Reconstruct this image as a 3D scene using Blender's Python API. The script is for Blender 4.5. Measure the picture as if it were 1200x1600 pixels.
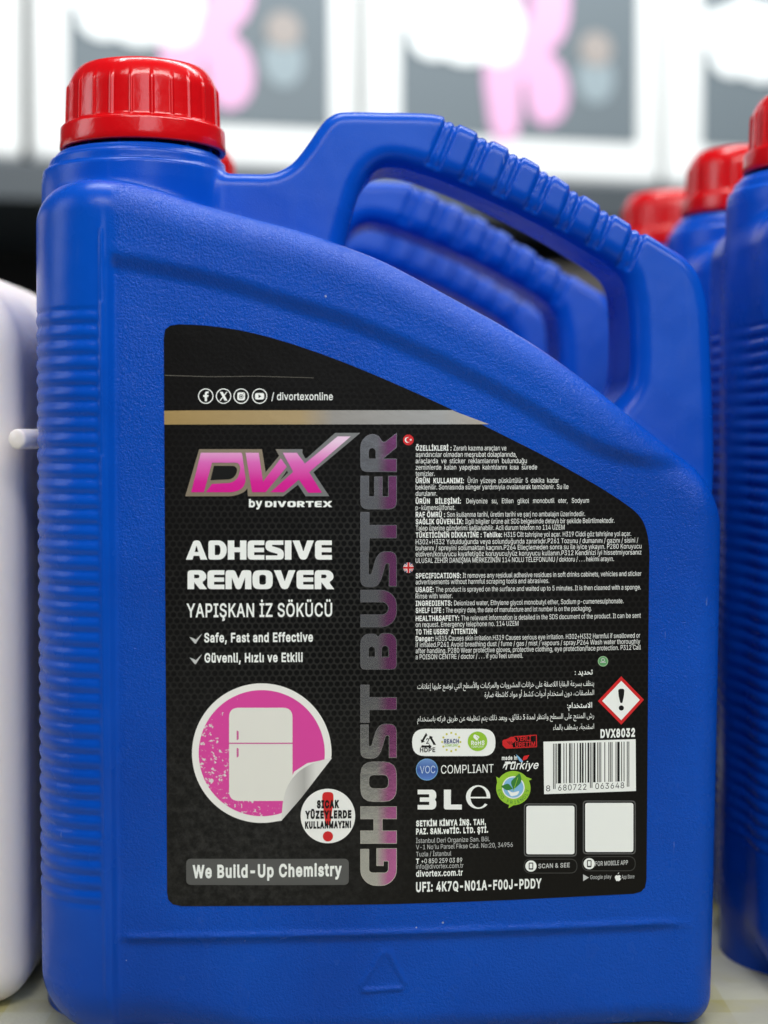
import bpy, math, os
import numpy as np
from mathutils import Vector, geometry

R = math.radians
for o in list(bpy.data.objects):
    bpy.data.objects.remove(o)
sc = bpy.context.scene
C = sc.collection

# ------------------------------------------------------------------ camera, world, lamps
cam = bpy.data.cameras.new('camera')
cam.sensor_fit = 'VERTICAL'; cam.sensor_height = 24.0; cam.sensor_width = 18.0
cam.lens = 34.74
cam.shift_y = -0.0219
cam.clip_start = 0.01; cam.clip_end = 30
cam.dof.use_dof = True
cam.dof.focus_distance = 0.384
cam.dof.aperture_fstop = 4.2
camo = bpy.data.objects.new('camera', cam); C.objects.link(camo)
camo.location = (0.0025, -0.420, 0.154)
camo.rotation_euler = (R(90 - 2.1), 0, 0)
sc.camera = camo

world = bpy.data.worlds.new("World"); sc.world = world; world.use_nodes = True
bg = world.node_tree.nodes['Background']
bg.inputs[0].default_value = (0.80, 0.88, 1.0, 1); bg.inputs[1].default_value = 0.05

def area(name, loc, target, sx, sy, energy, col):
    l = bpy.data.lights.new(name, 'AREA'); l.shape = 'RECTANGLE'; l.size = sx; l.size_y = sy
    l.energy = energy; l.color = col
    o = bpy.data.objects.new(name, l); C.objects.link(o); o.location = loc
    o.rotation_euler = (Vector(target) - Vector(loc)).to_track_quat('-Z', 'Y').to_euler()
    return o
area('key_lamp', (0.14, -0.37, 0.64), (0.02, -0.02, 0.15), 0.8, 0.12, 4.6, (1.0, 0.98, 0.95))  # unseen key light, added so the can front darkens downwards
area('window_lamp', (-1.10, -0.20, 0.60), (0.0, 0.0, 0.2), 0.45, 0.7, 3.6, (0.88, 0.94, 1.0))
area('door_lamp', (0.52, -1.9, 0.98), (0.0, 0.0, 0.2), 0.95, 0.9, 9.5, (0.80, 0.91, 1.0))
area('rear_fill_lamp', (0.25, 0.40, 1.20), (0.0, 0.95, 0.42), 1.4, 0.3, 25, (0.97, 1.0, 1.0))  # unseen fill light, added to brighten the cartons at the back

vs = sc.view_settings
vs.view_transform = 'Standard'; vs.look = 'None'; vs.exposure = 0.0; vs.gamma = 1.0
vs.use_curve_mapping = False
sc.cycles.max_bounces = 8

# ------------------------------------------------------------------ material helpers
def new_mat(name):
    m = bpy.data.materials.new(name); m.use_nodes = True
    return m, m.node_tree, m.node_tree.nodes['Principled BSDF']
def mat(name, col, rough=0.5, metal=0.0, spec=0.5, **kw):
    m, nt, b = new_mat(name)
    b.inputs['Base Color'].default_value = (*col, 1); b.inputs['Roughness'].default_value = rough
    b.inputs['Metallic'].default_value = metal; b.inputs['Specular IOR Level'].default_value = spec
    for k, v in kw.items():
        b.inputs[k.replace('_', ' ')].default_value = v
    return m
class NT:
    """small helper for chaining math nodes"""
    def __init__(s, nt): s.nt = nt
    def node(s, t, **kw):
        n = s.nt.nodes.new(t)
        for k, v in kw.items(): setattr(n, k, v)
        return n
    def put(s, inp, v):
        if isinstance(v, (int, float)): inp.default_value = v
        elif isinstance(v, tuple): inp.default_value = v
        else: s.nt.links.new(v, inp)
    def m(s, op, a, b=None, c=None, clamp=False):
        n = s.node('ShaderNodeMath', operation=op, use_clamp=clamp)
        s.put(n.inputs[0], a)
        if b is not None: s.put(n.inputs[1], b)
        if c is not None: s.put(n.inputs[2], c)
        return n.outputs[0]
    def step(s, x, a, b):
        n = s.node('ShaderNodeMapRange', interpolation_type='SMOOTHSTEP')
        s.put(n.inputs[0], x); n.inputs[1].default_value = a; n.inputs[2].default_value = b
        return n.outputs[0]
    def mix(s, f, a, b):
        n = s.node('ShaderNodeMix', data_type='RGBA'); s.put(n.inputs[0], f)
        s.put(n.inputs[6], a); s.put(n.inputs[7], b); return n.outputs[2]
    def noise(s, vec, scale, detail=2.0, rough=0.5):
        n = s.node('ShaderNodeTexNoise'); s.put(n.inputs['Vector'], vec)
        n.inputs['Scale'].default_value = scale; n.inputs['Detail'].default_value = detail
        n.inputs['Roughness'].default_value = rough; return n.outputs['Fac']
    def obj(s):
        return s.node('ShaderNodeTexCoord').outputs['Object']
    def mm(s):
        v = s.node('ShaderNodeVectorMath', operation='SCALE'); s.put(v.inputs[0], s.obj()); v.inputs[3].default_value = 1000
        sp = s.node('ShaderNodeSeparateXYZ'); s.put(sp.inputs[0], v.outputs[0])
        return v.outputs[0], sp.outputs[0], sp.outputs[1], sp.outputs[2]
    def bump(s, h, strength, dist):
        n = s.node('ShaderNodeBump'); s.put(n.inputs['Height'], h); s.put(n.inputs['Strength'], strength)
        n.inputs['Distance'].default_value = dist; return n.outputs[0]
def rgba(*c): return (*c, 1.0)

# blue moulded plastic: leather grain on the panel, smooth ribbed corner, dust specks and scuffs
def blue_plastic():
    m, nt, b = new_mat('blue_plastic'); k = NT(nt)
    v, x, y, z = k.mm()
    g1 = k.noise(v, 1.55, 2.0, 0.55)
    g2 = k.noise(v, 3.2, 2.0, 0.5)
    grain = k.m('ADD', k.m('MULTIPLY', g1, 0.7), k.m('MULTIPLY', g2, 0.35))
    on = k.m('MULTIPLY', k.step(x, -70.5, -66), k.step(y, -35, -41))
    wav = k.noise(v, 0.045, 2.0)
    h = k.m('ADD', k.m('MULTIPLY', k.m('MULTIPLY', grain, on), 0.42), k.m('MULTIPLY', wav, 0.9))
    h = k.m('ADD', h, k.m('MULTIPLY', g2, 0.05))
    nt.links.new(k.bump(h, 0.9, 0.0010), b.inputs['Normal'])
    vor = k.node('ShaderNodeTexVoronoi'); k.put(vor.inputs['Vector'], v); vor.inputs['Scale'].default_value = 0.11
    speck = k.m('LESS_THAN', vor.outputs['Distance'], k.m('MULTIPLY', k.step(k.noise(v, 0.06, 1.0), 0.42, 0.72), 0.054))
    st = k.node('ShaderNodeMapping'); k.put(st.inputs[0], v); st.inputs['Rotation'].default_value = (0, 0.6, 0.3); st.inputs['Scale'].default_value = (1.4, 1.4, 0.12)
    scr = k.m('MULTIPLY', k.m('GREATER_THAN', k.noise(st.outputs[0], 0.9, 1.0), 0.785), k.step(k.noise(v, 0.05, 1.0), 0.58, 0.70))
    dirt = k.m('MAXIMUM', speck, k.m('MULTIPLY', scr, 0.5))
    tone = k.noise(v, 0.02, 3.0)
    col = k.mix(k.step(tone, 0.35, 0.65), rgba(0.0008, 0.056, 0.400), rgba(0.0012, 0.071, 0.475))
    smear = k.m('MULTIPLY', k.step(k.noise(st.outputs[0], 0.10, 4.0, 0.7), 0.58, 0.72), 0.015)
    col = k.mix(k.m('MAXIMUM', k.m('MULTIPLY', dirt, 0.6), smear), col, rgba(0.45, 0.5, 0.6))
    nt.links.new(col, b.inputs['Base Color'])
    r = k.m('ADD', 0.20, k.m('MULTIPLY', k.noise(v, 0.09, 3.0), 0.12))
    nt.links.new(r, b.inputs['Roughness'])
    b.inputs['Specular IOR Level'].default_value = 0.19
    return m
BLUE = blue_plastic()

def red_plastic():
    m, nt, b = new_mat('red_plastic'); k = NT(nt); v, x, y, z = k.mm()
    b.inputs['Base Color'].default_value = rgba(0.60, 0.0020, 0.005)
    nt.links.new(k.m('ADD', 0.14, k.m('MULTIPLY', k.noise(v, 0.2, 3.0), 0.14)), b.inputs['Roughness'])
    nt.links.new(k.bump(k.noise(v, 0.5, 3.0), 0.10, 0.001), b.inputs['Normal'])
    return m
RED = red_plastic()

# label film: black print with a printed honeycomb that fades out towards the top and the lower left
def label_film():
    m, nt, b = new_mat('label_film'); k = NT(nt); v, x, y, z = k.mm()
    a = 1.72
    px = k.m('DIVIDE', x, a); pz = k.m('DIVIDE', z, a)
    S3 = math.sqrt(3)
    def lat(ox, oz):
        dx = k.m('SUBTRACT', k.m('FLOORED_MODULO', k.m('ADD', px, ox), 1.0), 0.5)
        dz = k.m('SUBTRACT', k.m('FLOORED_MODULO', k.m('ADD', pz, oz), S3), S3 / 2)
        return k.m('SQRT', k.m('ADD', k.m('MULTIPLY', dx, dx), k.m('MULTIPLY', dz, dz)))
    d = k.m('MINIMUM', lat(0, 0), lat(0.5, S3 / 2))
    web = k.step(d, 0.33, 0.44)
    def gauss(cx, sx, cz, sz):
        ex = k.m('POWER', k.m('ABSOLUTE', k.m('DIVIDE', k.m('SUBTRACT', x, cx), sx)), 2.0)
        ez = k.m('POWER', k.m('ABSOLUTE', k.m('DIVIDE', k.m('SUBTRACT', z, cz), sz)), 2.0)
        return k.m('POWER', 2.718, k.m('MULTIPLY', k.m('ADD', ex, ez), -1.0))
    vis = k.m('MULTIPLY', gauss(-6, 58, 108, 40), 1.2, clamp=True)
    n1 = k.noise(v, 0.22, 5.0, 0.7)
    webcol = k.mix(n1, rgba(0.007, 0.007, 0.007), rgba(0.034, 0.033, 0.031))
    hole = rgba(0.0025, 0.0025, 0.0025)
    hexc = k.mix(web, hole, webcol)
    low = k.m('MULTIPLY', gauss(-38, 38, 55, 46), 1.0)
    mott = k.mix(k.step(k.noise(v, 0.5, 6.0, 0.75), 0.35, 0.7), rgba(0.007, 0.007, 0.007), rgba(0.034, 0.033, 0.032))
    plain = k.mix(low, rgba(0.0045, 0.0038, 0.0034), mott)
    col = k.mix(vis, plain, hexc)
    nt.links.new(col, b.inputs['Base Color'])
    b.inputs['Roughness'].default_value = 0.40
    b.inputs['Specular IOR Level'].default_value = 0.15
    nt.links.new(k.bump(k.m('ADD', k.noise(v, 1.1, 3.0), k.m('MULTIPLY', k.noise(v, 0.08, 1.0), 4.0)), 0.10, 0.0006), b.inputs['Normal'])
    return m
LABEL = label_film()

INK = mat('white_ink', (0.88, 0.90, 0.88), 0.45)
INKG = mat('grey_ink', (0.55, 0.56, 0.56), 0.45)
BLACKI = mat('black_ink', (0.006, 0.006, 0.006), 0.5, 0, 0.2)
REDI = mat('red_ink', (0.62, 0.008, 0.012), 0.45)
GREENI = mat('green_ink', (0.30, 0.56, 0.03), 0.45)
DKGREEN = mat('dark_green_ink', (0.03, 0.20, 0.03), 0.45)
YELI = mat('yellow_ink', (0.62, 0.60, 0.08), 0.45)
BLUEI = mat('blue_ink', (0.05, 0.16, 0.48), 0.45)
LBLUEI = mat('light_blue_ink', (0.22, 0.48, 0.76), 0.45)
NAVYI = mat('navy_ink', (0.02, 0.05, 0.18), 0.45)
GREYP = mat('slogan_grey_ink', (0.085, 0.085, 0.085), 0.45)
DGREY = mat('dark_grey_ink', (0.035, 0.034, 0.033), 0.45)
CREASE = mat('crease_line', (0.12, 0.11, 0.09), 0.5)
FOILEDGE = mat('foil_edge', (0.55, 0.53, 0.55), 0.25, 0.9)

def zramp(name, stops, axis, lo, hi, rough, metal, tex=0.0):
    """material whose colour runs along one axis of the can, lo..hi in millimetres"""
    m, nt, b = new_mat(name); k = NT(nt); v, x, y, z = k.mm()
    n = k.node('ShaderNodeMapRange'); k.put(n.inputs[0], x if axis == 'x' else z)
    n.inputs[1].default_value = lo; n.inputs[2].default_value = hi
    r = k.node('ShaderNodeValToRGB'); k.put(r.inputs[0], n.outputs[0])
    e = r.color_ramp.elements
    while len(e) < len(stops): e.new(0.5)
    for i, (p, c) in enumerate(stops): e[i].position = p; e[i].color = rgba(*c)
    nt.links.new(r.outputs[0], b.inputs['Base Color'])
    b.inputs['Metallic'].default_value = metal; b.inputs['Roughness'].default_value = rough
    if tex:
        st = k.node('ShaderNodeMapping'); k.put(st.inputs[0], v); st.inputs['Scale'].default_value = (0.5, 1, 0.5)
        nt.links.new(k.bump(k.noise(v, 0.35, 4.0, 0.6), tex, 0.0012), b.inputs['Normal'])
    return m
# placed further down where the panel coordinates are known: PINKRAMP, FOIL, STRIPE

# ------------------------------------------------------------------ object helpers
def thing(name, label, cat, loc=(0, 0, 0), rz=0.0, group=None):
    o = bpy.data.objects.new(name, None); C.objects.link(o)
    o.empty_display_size = 0.05; o.location = loc; o.rotation_euler = (0, 0, rz)
    o['label'] = label; o['category'] = cat
    if group: o['group'] = group
    return o
def mesh_obj(name, verts, faces, mats, parent=None, midx=None, smooth=True):
    me = bpy.data.meshes.new(name)
    me.from_pydata([tuple(v) for v in verts], [], [tuple(f) for f in faces])
    for m in (mats if isinstance(mats, (list, tuple)) else [mats]): me.materials.append(m)
    if midx is not None: me.polygons.foreach_set('material_index', midx)
    me.polygons.foreach_set('use_smooth', [smooth] * len(me.polygons))
    me.update()
    o = bpy.data.objects.new(name, me); C.objects.link(o)
    if parent: o.parent = parent
    return o
def structure(o): o['kind'] = 'structure'; return o

# ------------------------------------------------------------------ the can as a distance field (mm, x right, y depth, z up)
def chaikin(p, n=2, closed=False):
    p = np.array(p, float)
    for _ in range(n):
        a = p if closed else p[:-1]; b = np.roll(p, -1, 0) if closed else p[1:]
        q = np.empty((2 * len(a), 2)); q[0::2] = .75 * a + .25 * b; q[1::2] = .25 * a + .75 * b
        p = q if closed else np.vstack([p[:1], q, p[-1:]])
    return p
def poly_sd(X, Z, P):
    """signed distance to a closed polygon, negative inside"""
    sh = X.shape; x = X.ravel(); z = Z.ravel()
    d = np.full(x.shape, 1e9); s = np.ones(x.shape)
    Q = np.roll(P, -1, 0)
    for (ax, az), (bx, bz) in zip(P, Q):
        ex, ez = bx - ax, bz - az; wx, wz = x - ax, z - az
        t = np.clip((wx * ex + wz * ez) / (ex * ex + ez * ez + 1e-12), 0, 1)
        d = np.minimum(d, (wx - ex * t) ** 2 + (wz - ez * t) ** 2)
        c1 = z >= az; c2 = z < bz; c3 = ex * wz > ez * wx
        s = np.where((c1 & c2 & c3) | (~c1 & ~c2 & ~c3), -s, s)
    return (np.sqrt(d) * s).reshape(sh)
def sst(a, b, x):
    t = np.clip((x - a) / (b - a), 0, 1); return t * t * (3 - 2 * t)
def rmax(a, b, r):
    return np.minimum(np.maximum(a, b), -r) + np.sqrt(np.maximum(a + r, 0) ** 2 + np.maximum(b + r, 0) ** 2)
def smin(a, b, k):
    h = np.maximum(k - np.abs(a - b), 0) / k
    return np.minimum(a, b) - h * h * k * 0.25

ZO = 6.0
CREST = [(-95, 216.5), (-82.6, 219.0), (-70.5, 219.2), (-60.5, 217.2), (-50.4, 213.8), (-40.3, 210.9), (-29.9, 208.3), (-22.3, 206.4), (-12.0, 202.9),
         (-0.6, 198.7), (10.5, 192.9), (18.7, 188.5), (29.2, 183.0), (39.3, 177.1), (47.7, 171.4), (57.8, 164.0), (66.3, 157.3), (74.8, 150.7), (81.7, 145.6), (90, 139.5), (100, 132)]
GROOVE = [(-100, 200), (-67.9, 197.9), (-56.9, 195.6), (-41.1, 192.2), (-25.2, 187.3), (-9.2, 182.6), (2.1, 177.7), (11.9, 173.4), (21.6, 168.6), (28.8, 165.0),
          (38.0, 160.0), (46.3, 154.7), (54.6, 150.4), (60.9, 148.3), (67.9, 147.1), (80, 146.5), (100, 146)]
OUTER = [(-37.6, 225.2), (-29.8, 225.1), (-26.4, 226.2), (-22.9, 228.5), (-19.4, 233.2), (-15.9, 238.4), (-14.2, 240.5), (-11.5, 242.3), (-8.9, 242.7), (1.6, 242.7),
         (12.1, 242.7), (17.4, 242.3), (22.7, 239.9), (33.3, 234.7), (40.4, 231.2), (47.6, 227.0), (54.8, 222.2), (62.9, 217.0), (70.1, 212.6), (74.6, 210.0),
         (80.1, 206.6), (85.6, 203.4), (89.2, 198.9), (91.1, 193), (91.9, 186.1), (92.4, 168.3), (92.8, 146), (91.5, 132), (86.0, 116), (40, 120), (-10, 160), (-50, 190), (-50, 215), (-45, 225.2)]
HOLE = [(-9.5, 203.5), (-8.1, 209.9), (-6.2, 216.9), (-4.4, 222.1), (-1.9, 226.0), (1.6, 227.8), (6.0, 227.8), (12.1, 226.2), (22.7, 222.5), (36.9, 216.2),
        (47.7, 210.9), (57.7, 205.2), (64.3, 201.2), (68.0, 197.7), (69.4, 192.2), (69.9, 182.5), (69.8, 172.2), (68.7, 167.2), (65, 162.5), (60, 158), (40, 165), (18, 178), (-2, 190), (-9.5, 196)]
STRIPS = [(15.1, 227.9), (24.3, 223.9), (33.3, 220.4), (42.1, 216.2), (50.6, 211.3), (59.3, 206.5), (67.7, 200.6)]
SDIR = np.array([4.4, 10.2]) / math.hypot(4.4, 10.2)
CAPX = -64.5
XL = -71.6

class Table:
    """a function of (x, z) sampled once and read back by bilinear look-up"""
    def __init__(s, f, x0=-102., x1=102., z0=-8., z1=262., h=0.4):
        s.x0, s.z0, s.h = x0, z0, h
        xs = np.arange(x0, x1, h); zs = np.arange(z0, z1, h)
        X, Z = np.meshgrid(xs, zs, indexing='ij'); s.t = f(X, Z); s.n = s.t.shape
    def __call__(s, x, z):
        u = np.clip((x - s.x0) / s.h, 0, s.n[0] - 1.001); w = np.clip((z - s.z0) / s.h, 0, s.n[1] - 1.001)
        i = u.astype(np.int32); j = w.astype(np.int32); u = u - i; w = w - j; t = s.t
        return (t[i, j] * (1 - u) + t[i + 1, j] * u) * (1 - w) + (t[i, j + 1] * (1 - u) + t[i + 1, j + 1] * u) * w

REC = 2.2
cr = chaikin(CREST, 2); gr = chaikin(GROOVE, 2)
def f_rec(X, Z):
    zg = np.interp(X, gr[:, 0], gr[:, 1])
    slope = np.interp(X, gr[:-1, 0], np.diff(gr[:, 1]) / np.diff(gr[:, 0]))
    d = (zg - Z) / np.sqrt(1 + slope ** 2)
    return REC * sst(-2.6, 2.6, d) * sst(-70.6, -68.2, X) * (1 - sst(69.5, 84, X)) + (0.75 * (1 - sst(24.3, 26.0, Z)) - 0.60 * np.exp(-((Z - 26.5) / .75) ** 2)) * sst(-70, -64, X) * (1 - sst(69.5, 82, X))
def bulge(x, z): return .00045 * x * x + .00012 * (z - 101) ** 2
def f_top(X, Z):
    zt = np.interp(X, cr[:, 0], cr[:, 1])
    slope = np.interp(X, cr[:-1, 0], np.diff(cr[:, 1]) / np.diff(cr[:, 0]))
    return (Z - zt) / np.sqrt(1 + slope ** 2)
def f_groove(X, Z):
    g = np.zeros_like(X)
    perp = np.array([SDIR[1], -SDIR[0]])
    for (sx, sz) in STRIPS:
        dx, dz = X - sx, Z - sz
        s = dx * perp[0] + dz * perp[1]; t = dx * SDIR[0] + dz * SDIR[1]
        on = sst(-1.2, 0.2, t) * (1 - sst(16, 19, t))
        g += on * (1.0 * np.exp(-((s - 1.55) / .55) ** 2) + 1.0 * np.exp(-((s + 1.55) / .55) ** 2) + 0.55 * (1 - sst(1.0, 1.8, np.abs(s))))
    return g
T_REC = Table(f_rec); T_TOP = Table(f_top); T_GRV = Table(f_groove)
T_OUT = Table(lambda X, Z: poly_sd(X, Z, chaikin(OUTER, 2, True)))
T_HOLE = Table(lambda X, Z: poly_sd(X, Z, chaikin(HOLE, 2, True)))
TRI = [(-7.7, 11.1), (-0.3, 22.5), (5.1, 11.6)]
def f_emb(X, Z):
    d = np.full(X.shape, 99.)
    for a, b in ((0, 1), (1, 2), (2, 0)):
        a = np.array(TRI[a]); b = np.array(TRI[b]); e = b - a
        t = np.clip(((X - a[0]) * e[0] + (Z - a[1]) * e[1]) / (e @ e), 0.12, 0.88)
        d = np.minimum(d, np.hypot(X - a[0] - t * e[0], Z - a[1] - t * e[1]))
    return 0.55 * (1 - sst(0.30, 0.80, d))
T_EMB = Table(f_emb)

RIB0, RIB1, RIBP = 29.0 + ZO, 179.6 + ZO, 3.86
def can_sd(x, y, z):
    ay = np.abs(y)
    rec = T_REC(x, z)
    aye = ay + rec + bulge(x, z) - T_EMB(x, z)
    r = np.where(x < 0, 18.5, 8.5)
    hw = np.where(x < 0, 90.3, 88.9 - .011 * np.clip(140 - z, 0, 140))
    dx = np.abs(x) - hw + r; dy = aye - 47.0 + r
    plan = np.sqrt(np.maximum(dx, 0) ** 2 + np.maximum(dy, 0) ** 2) + np.minimum(np.maximum(dx, dy), 0) - r
    on = (1 - sst(XL - 1.6, XL - 0.5, x)) * sst(RIB0 - .8, RIB0 + .8, z) * (1 - sst(RIB1 - .8, RIB1 + .8, z))
    ph = np.abs(np.sin(np.pi * (z - RIB0) / RIBP))
    plan = plan + on * 0.62 * (0.75 - ph)
    plan = plan - 0.65 * np.exp(-((x - XL) / .45) ** 2) * (1 - sst(196 + ZO, 206 + ZO, z)) * sst(4, 14, z)
    body = rmax(plan, T_TOP(x, z), 9.0)
    body = rmax(body, -3.0 - z, 8.0 + 9.0 * (1 - sst(-70, -25, x)))
    # cap pedestal and neck
    rr = np.sqrt((x - CAPX) ** 2 + y ** 2)
    ex = x - CAPX; re = np.sqrt(np.where(ex > 0, ex * 1.10, ex * (0.945 + 0.055 * sst(224, 233, z))) ** 2 + y ** 2)
    rad = np.interp(z, [200, 222, 226.0, 226.7, 229.0, 229.7, 230.6, 231.2], [26.4, 26.2, 25.9, 25.0, 24.7, 23.8, 23.4, 22.8])
    ped = rmax(re - rad, z - 231.3, 0.8)
    tabs = sst(.90, .98, np.cos(14 * np.arctan2(y, x - CAPX)))
    neck = np.minimum(np.maximum(rr - 18.5, z - 246.0), np.maximum(rr - 19.2 - 2.0 * tabs, z - 232.4))
    # handle
    out = T_OUT(x, z); g = T_GRV(x, z)
    t = 20.5 - 0.085 * (z - 150)
    h = rmax(out + g * 0.9, ay - t + g, 4.2)
    h = rmax(h, -T_HOLE(x, z), 6.0)
    d = smin(body, h, 3.5)
    d = smin(d, ped, 3.2)
    return np.minimum(d, neck)

def surface_nets(f, lo, hi, h, newton=3):
    ax = [np.arange(lo[i], hi[i] + h, h, dtype=np.float64) for i in range(3)]
    nx, ny, nz = (len(a) for a in ax)
    V = np.empty((nx, ny, nz), np.float32)
    Y, Z = np.meshgrid(ax[1], ax[2], indexing='ij')
    for i0 in range(0, nx, 8):
        xs = ax[0][i0:i0 + 8]
        X = np.broadcast_to(xs[:, None, None], (len(xs), ny, nz))
        V[i0:i0 + 8] = f(np.ascontiguousarray(X), np.broadcast_to(Y, X.shape), np.broadcast_to(Z, X.shape))
    ins = V < 0
    c = np.zeros((nx - 1, ny - 1, nz - 1), np.uint8)
    for a in (0, 1):
        for b in (0, 1):
            for d in (0, 1):
                c += ins[a:nx - 1 + a, b:ny - 1 + b, d:nz - 1 + d]
    cells = np.argwhere((c > 0) & (c < 8))
    idx = np.full((nx - 1, ny - 1, nz - 1), -1, np.int32); idx[tuple(cells.T)] = np.arange(len(cells))
    acc = np.zeros((len(cells), 3)); cnt = np.zeros(len(cells))
    cor = [(a, b, d) for a in (0, 1) for b in (0, 1) for d in (0, 1)]
    for p in cor:
        for k in range(3):
            if p[k]: continue
            q = list(p); q[k] = 1
            va = V[tuple((cells + p).T)].astype(float); vb = V[tuple((cells + q).T)].astype(float)
            m = (va < 0) != (vb < 0); t = np.where(m, va / np.where(m, va - vb, 1), 0)
            pos = np.array(p, float)[None].repeat(len(cells), 0); pos[:, k] = t
            acc[m] += pos[m]; cnt[m] += 1
    P = (cells + acc / cnt[:, None]) * h + np.array(lo)[None]
    for _ in range(newton):
        d = f(P[:, 0], P[:, 1], P[:, 2]); e = 0.06; g = np.empty_like(P)
        for k in range(3):
            A = P.copy(); A[:, k] += e; B = P.copy(); B[:, k] -= e
            g[:, k] = (f(A[:, 0], A[:, 1], A[:, 2]) - f(B[:, 0], B[:, 1], B[:, 2])) / (2 * e)
        n2 = np.maximum((g ** 2).sum(1), 0.25)
        stp = g * (d / n2)[:, None]
        ln = np.linalg.norm(stp, axis=1); stp *= np.minimum(1, 0.5 * h / np.maximum(ln, 1e-9))[:, None]
        P -= stp
    F = []
    for k in range(3):
        u, w = (k + 1) % 3, (k + 2) % 3
        sl = [slice(None)] * 3; s2 = [slice(None)] * 3
        sl[k] = slice(0, -1); s2[k] = slice(1, None)
        e = np.argwhere(ins[tuple(sl)] != ins[tuple(s2)])
        n = (nx, ny, nz)
        e = e[(e[:, u] > 0) & (e[:, w] > 0) & (e[:, u] < n[u] - 1) & (e[:, w] < n[w] - 1)]
        pos = ins[tuple(sl)][tuple(e.T)]
        q = []
        for du, dw in ((1, 1), (0, 1), (0, 0), (1, 0)):
            cc = e.copy(); cc[:, u] -= du; cc[:, w] -= dw
            q.append(idx[tuple(cc.T)])
        q = np.stack(q, 1); q[~pos] = q[~pos][:, ::-1]
        F.append(q[(q >= 0).all(1)])
    return P, np.vstack(F)
def quick_mesh(name, P, F, material, smooth=True):
    me = bpy.data.meshes.new(name)
    me.vertices.add(len(P)); me.vertices.foreach_set('co', np.asarray(P, np.float32).ravel())
    me.loops.add(F.size); me.loops.foreach_set('vertex_index', F.astype(np.int32).ravel())
    me.polygons.add(len(F)); me.polygons.foreach_set('loop_start', np.arange(len(F), dtype=np.int32) * F.shape[1])
    me.polygons.foreach_set('use_smooth', np.full(len(F), smooth))
    me.materials.append(material); me.update(calc_edges=True); me.validate()
    return me

P, F = surface_nets(can_sd, (-94, -50, -4.5), (94, 50, 249), 0.62)
body_me = quick_mesh('jerrycan_body', P * 0.001, F, BLUE)

# ------------------------------------------------------------------ red screw cap (lathe with grip ridges) and its tamper band
def lathe(profile, nth, ridge=None):
    pr = np.array(profile); th = np.arange(nth) * 2 * np.pi / nth
    V = []
    for (r, z, w) in pr:
        rr = np.full(nth, r)
        if w and ridge is not None: rr = rr + w * ridge(th)
        V.append(np.stack([rr * np.cos(th), rr * np.sin(th), np.full(nth, z)], 1))
    V = np.vstack(V); n = len(pr)
    a = np.arange(nth); b = (a + 1) % nth
    F = np.vstack([np.stack([i * nth + a, i * nth + b, (i + 1) * nth + b, (i + 1) * nth + a], 1) for i in range(n - 1)])
    return V, F
def ridge(th):
    u = np.abs(((th / (2 * np.pi) * 24) % 1) - 0.5) * 15.0     # degrees from the ridge
    return 1 - sst(0.7, 1.5, u)
CAPP = [(0.01, 255.0, 0), (12, 255.0, 0), (16.4, 254.9, 0), (17.3, 254.6, 0), (18.3, 253.7, 0), (19.2, 252.4, 0), (19.9, 251.0, 0), (20.25, 249.9, .3), (20.45, 249.0, .9), (20.5, 248.0, 1),
        (20.65, 244, 1), (20.8, 239.8, 1), (20.85, 239.2, 1), (21.1, 238.8, .3), (21.6, 238.6, 0)]
for i in range(len(CAPP)):
    CAPP[i] = (CAPP[i][0], CAPP[i][1], CAPP[i][2] * 0.5)
cv, cf = lathe(CAPP, 480, ridge)
cap_me = quick_mesh('jerrycan_cap', cv * 0.001, cf[:, ::-1], RED)
BANDP = [(21.3, 238.62, 0), (22.1, 238.5, 0), (22.5, 238.1, 0), (22.6, 237.5, 0), (22.75, 234.4, 0), (22.8, 232.6, 0), (22.6, 232.2, 0), (22.0, 232.1, 0), (20.4, 232.2, 0), (19.6, 235, 0)]
bv, bf = lathe(BANDP, 240)
band_me = quick_mesh('cap_tamper_band', bv * 0.001, bf[:, ::-1], RED)

# ------------------------------------------------------------------ label artwork
# artwork units (u right, v down) to millimetres on the label panel
KX = [-1.0206, 81.6118, -0.0009, 1.64, 0.656, 0.0659, 0.7088, 0.0329, 0.1866]
KZ = [95.951 + ZO, -0.8776, -81.8288, -0.4436, -1.4095, -0.7219, -0.0237, -0.7022, -0.0334]
def art(p):
    p = np.atleast_2d(np.asarray(p, float)); u = (p[:, 0] - 600) / 500; v = (p[:, 1] - 1000) / 500
    B = np.stack([np.ones_like(u), u, v, u * u, u * v, v * v, u ** 3, u * u * v, u * v * v], 1)
    return np.stack([B @ np.array(KX), B @ np.array(KZ)], 1)
def panel_y(x, z): return -47.0 + REC + bulge(x, z)

def densify(c, step):
    out = []
    for a, b in zip(c, np.roll(c, -1, 0)):
        n = max(1, int(math.ceil(np.linalg.norm(b - a) / step)))
        out.append(a + (b - a) * (np.arange(n) / n)[:, None])
    return np.vstack(out)
def winding(P, cons):
    w = np.zeros(len(P), np.int32)
    if not len(P): return w
    for c in cons:
        a = c; b = np.roll(c, -1, 0)
        if c[:, 1].min() > P[:, 1].max() or c[:, 1].max() < P[:, 1].min(): continue
        py = P[:, 1][:, None]; px = P[:, 0][:, None]
        cr_ = (b[:, 0] - a[:, 0])[None] * (py - a[:, 1][None]) - (px - a[:, 0][None]) * (b[:, 1] - a[:, 1])[None]
        up = (a[:, 1][None] <= py) & (b[:, 1][None] > py) & (cr_ > 0)
        dn = (a[:, 1][None] > py) & (b[:, 1][None] <= py) & (cr_ < 0)
        w += up.sum(1) - dn.sum(1)
    return w
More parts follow.
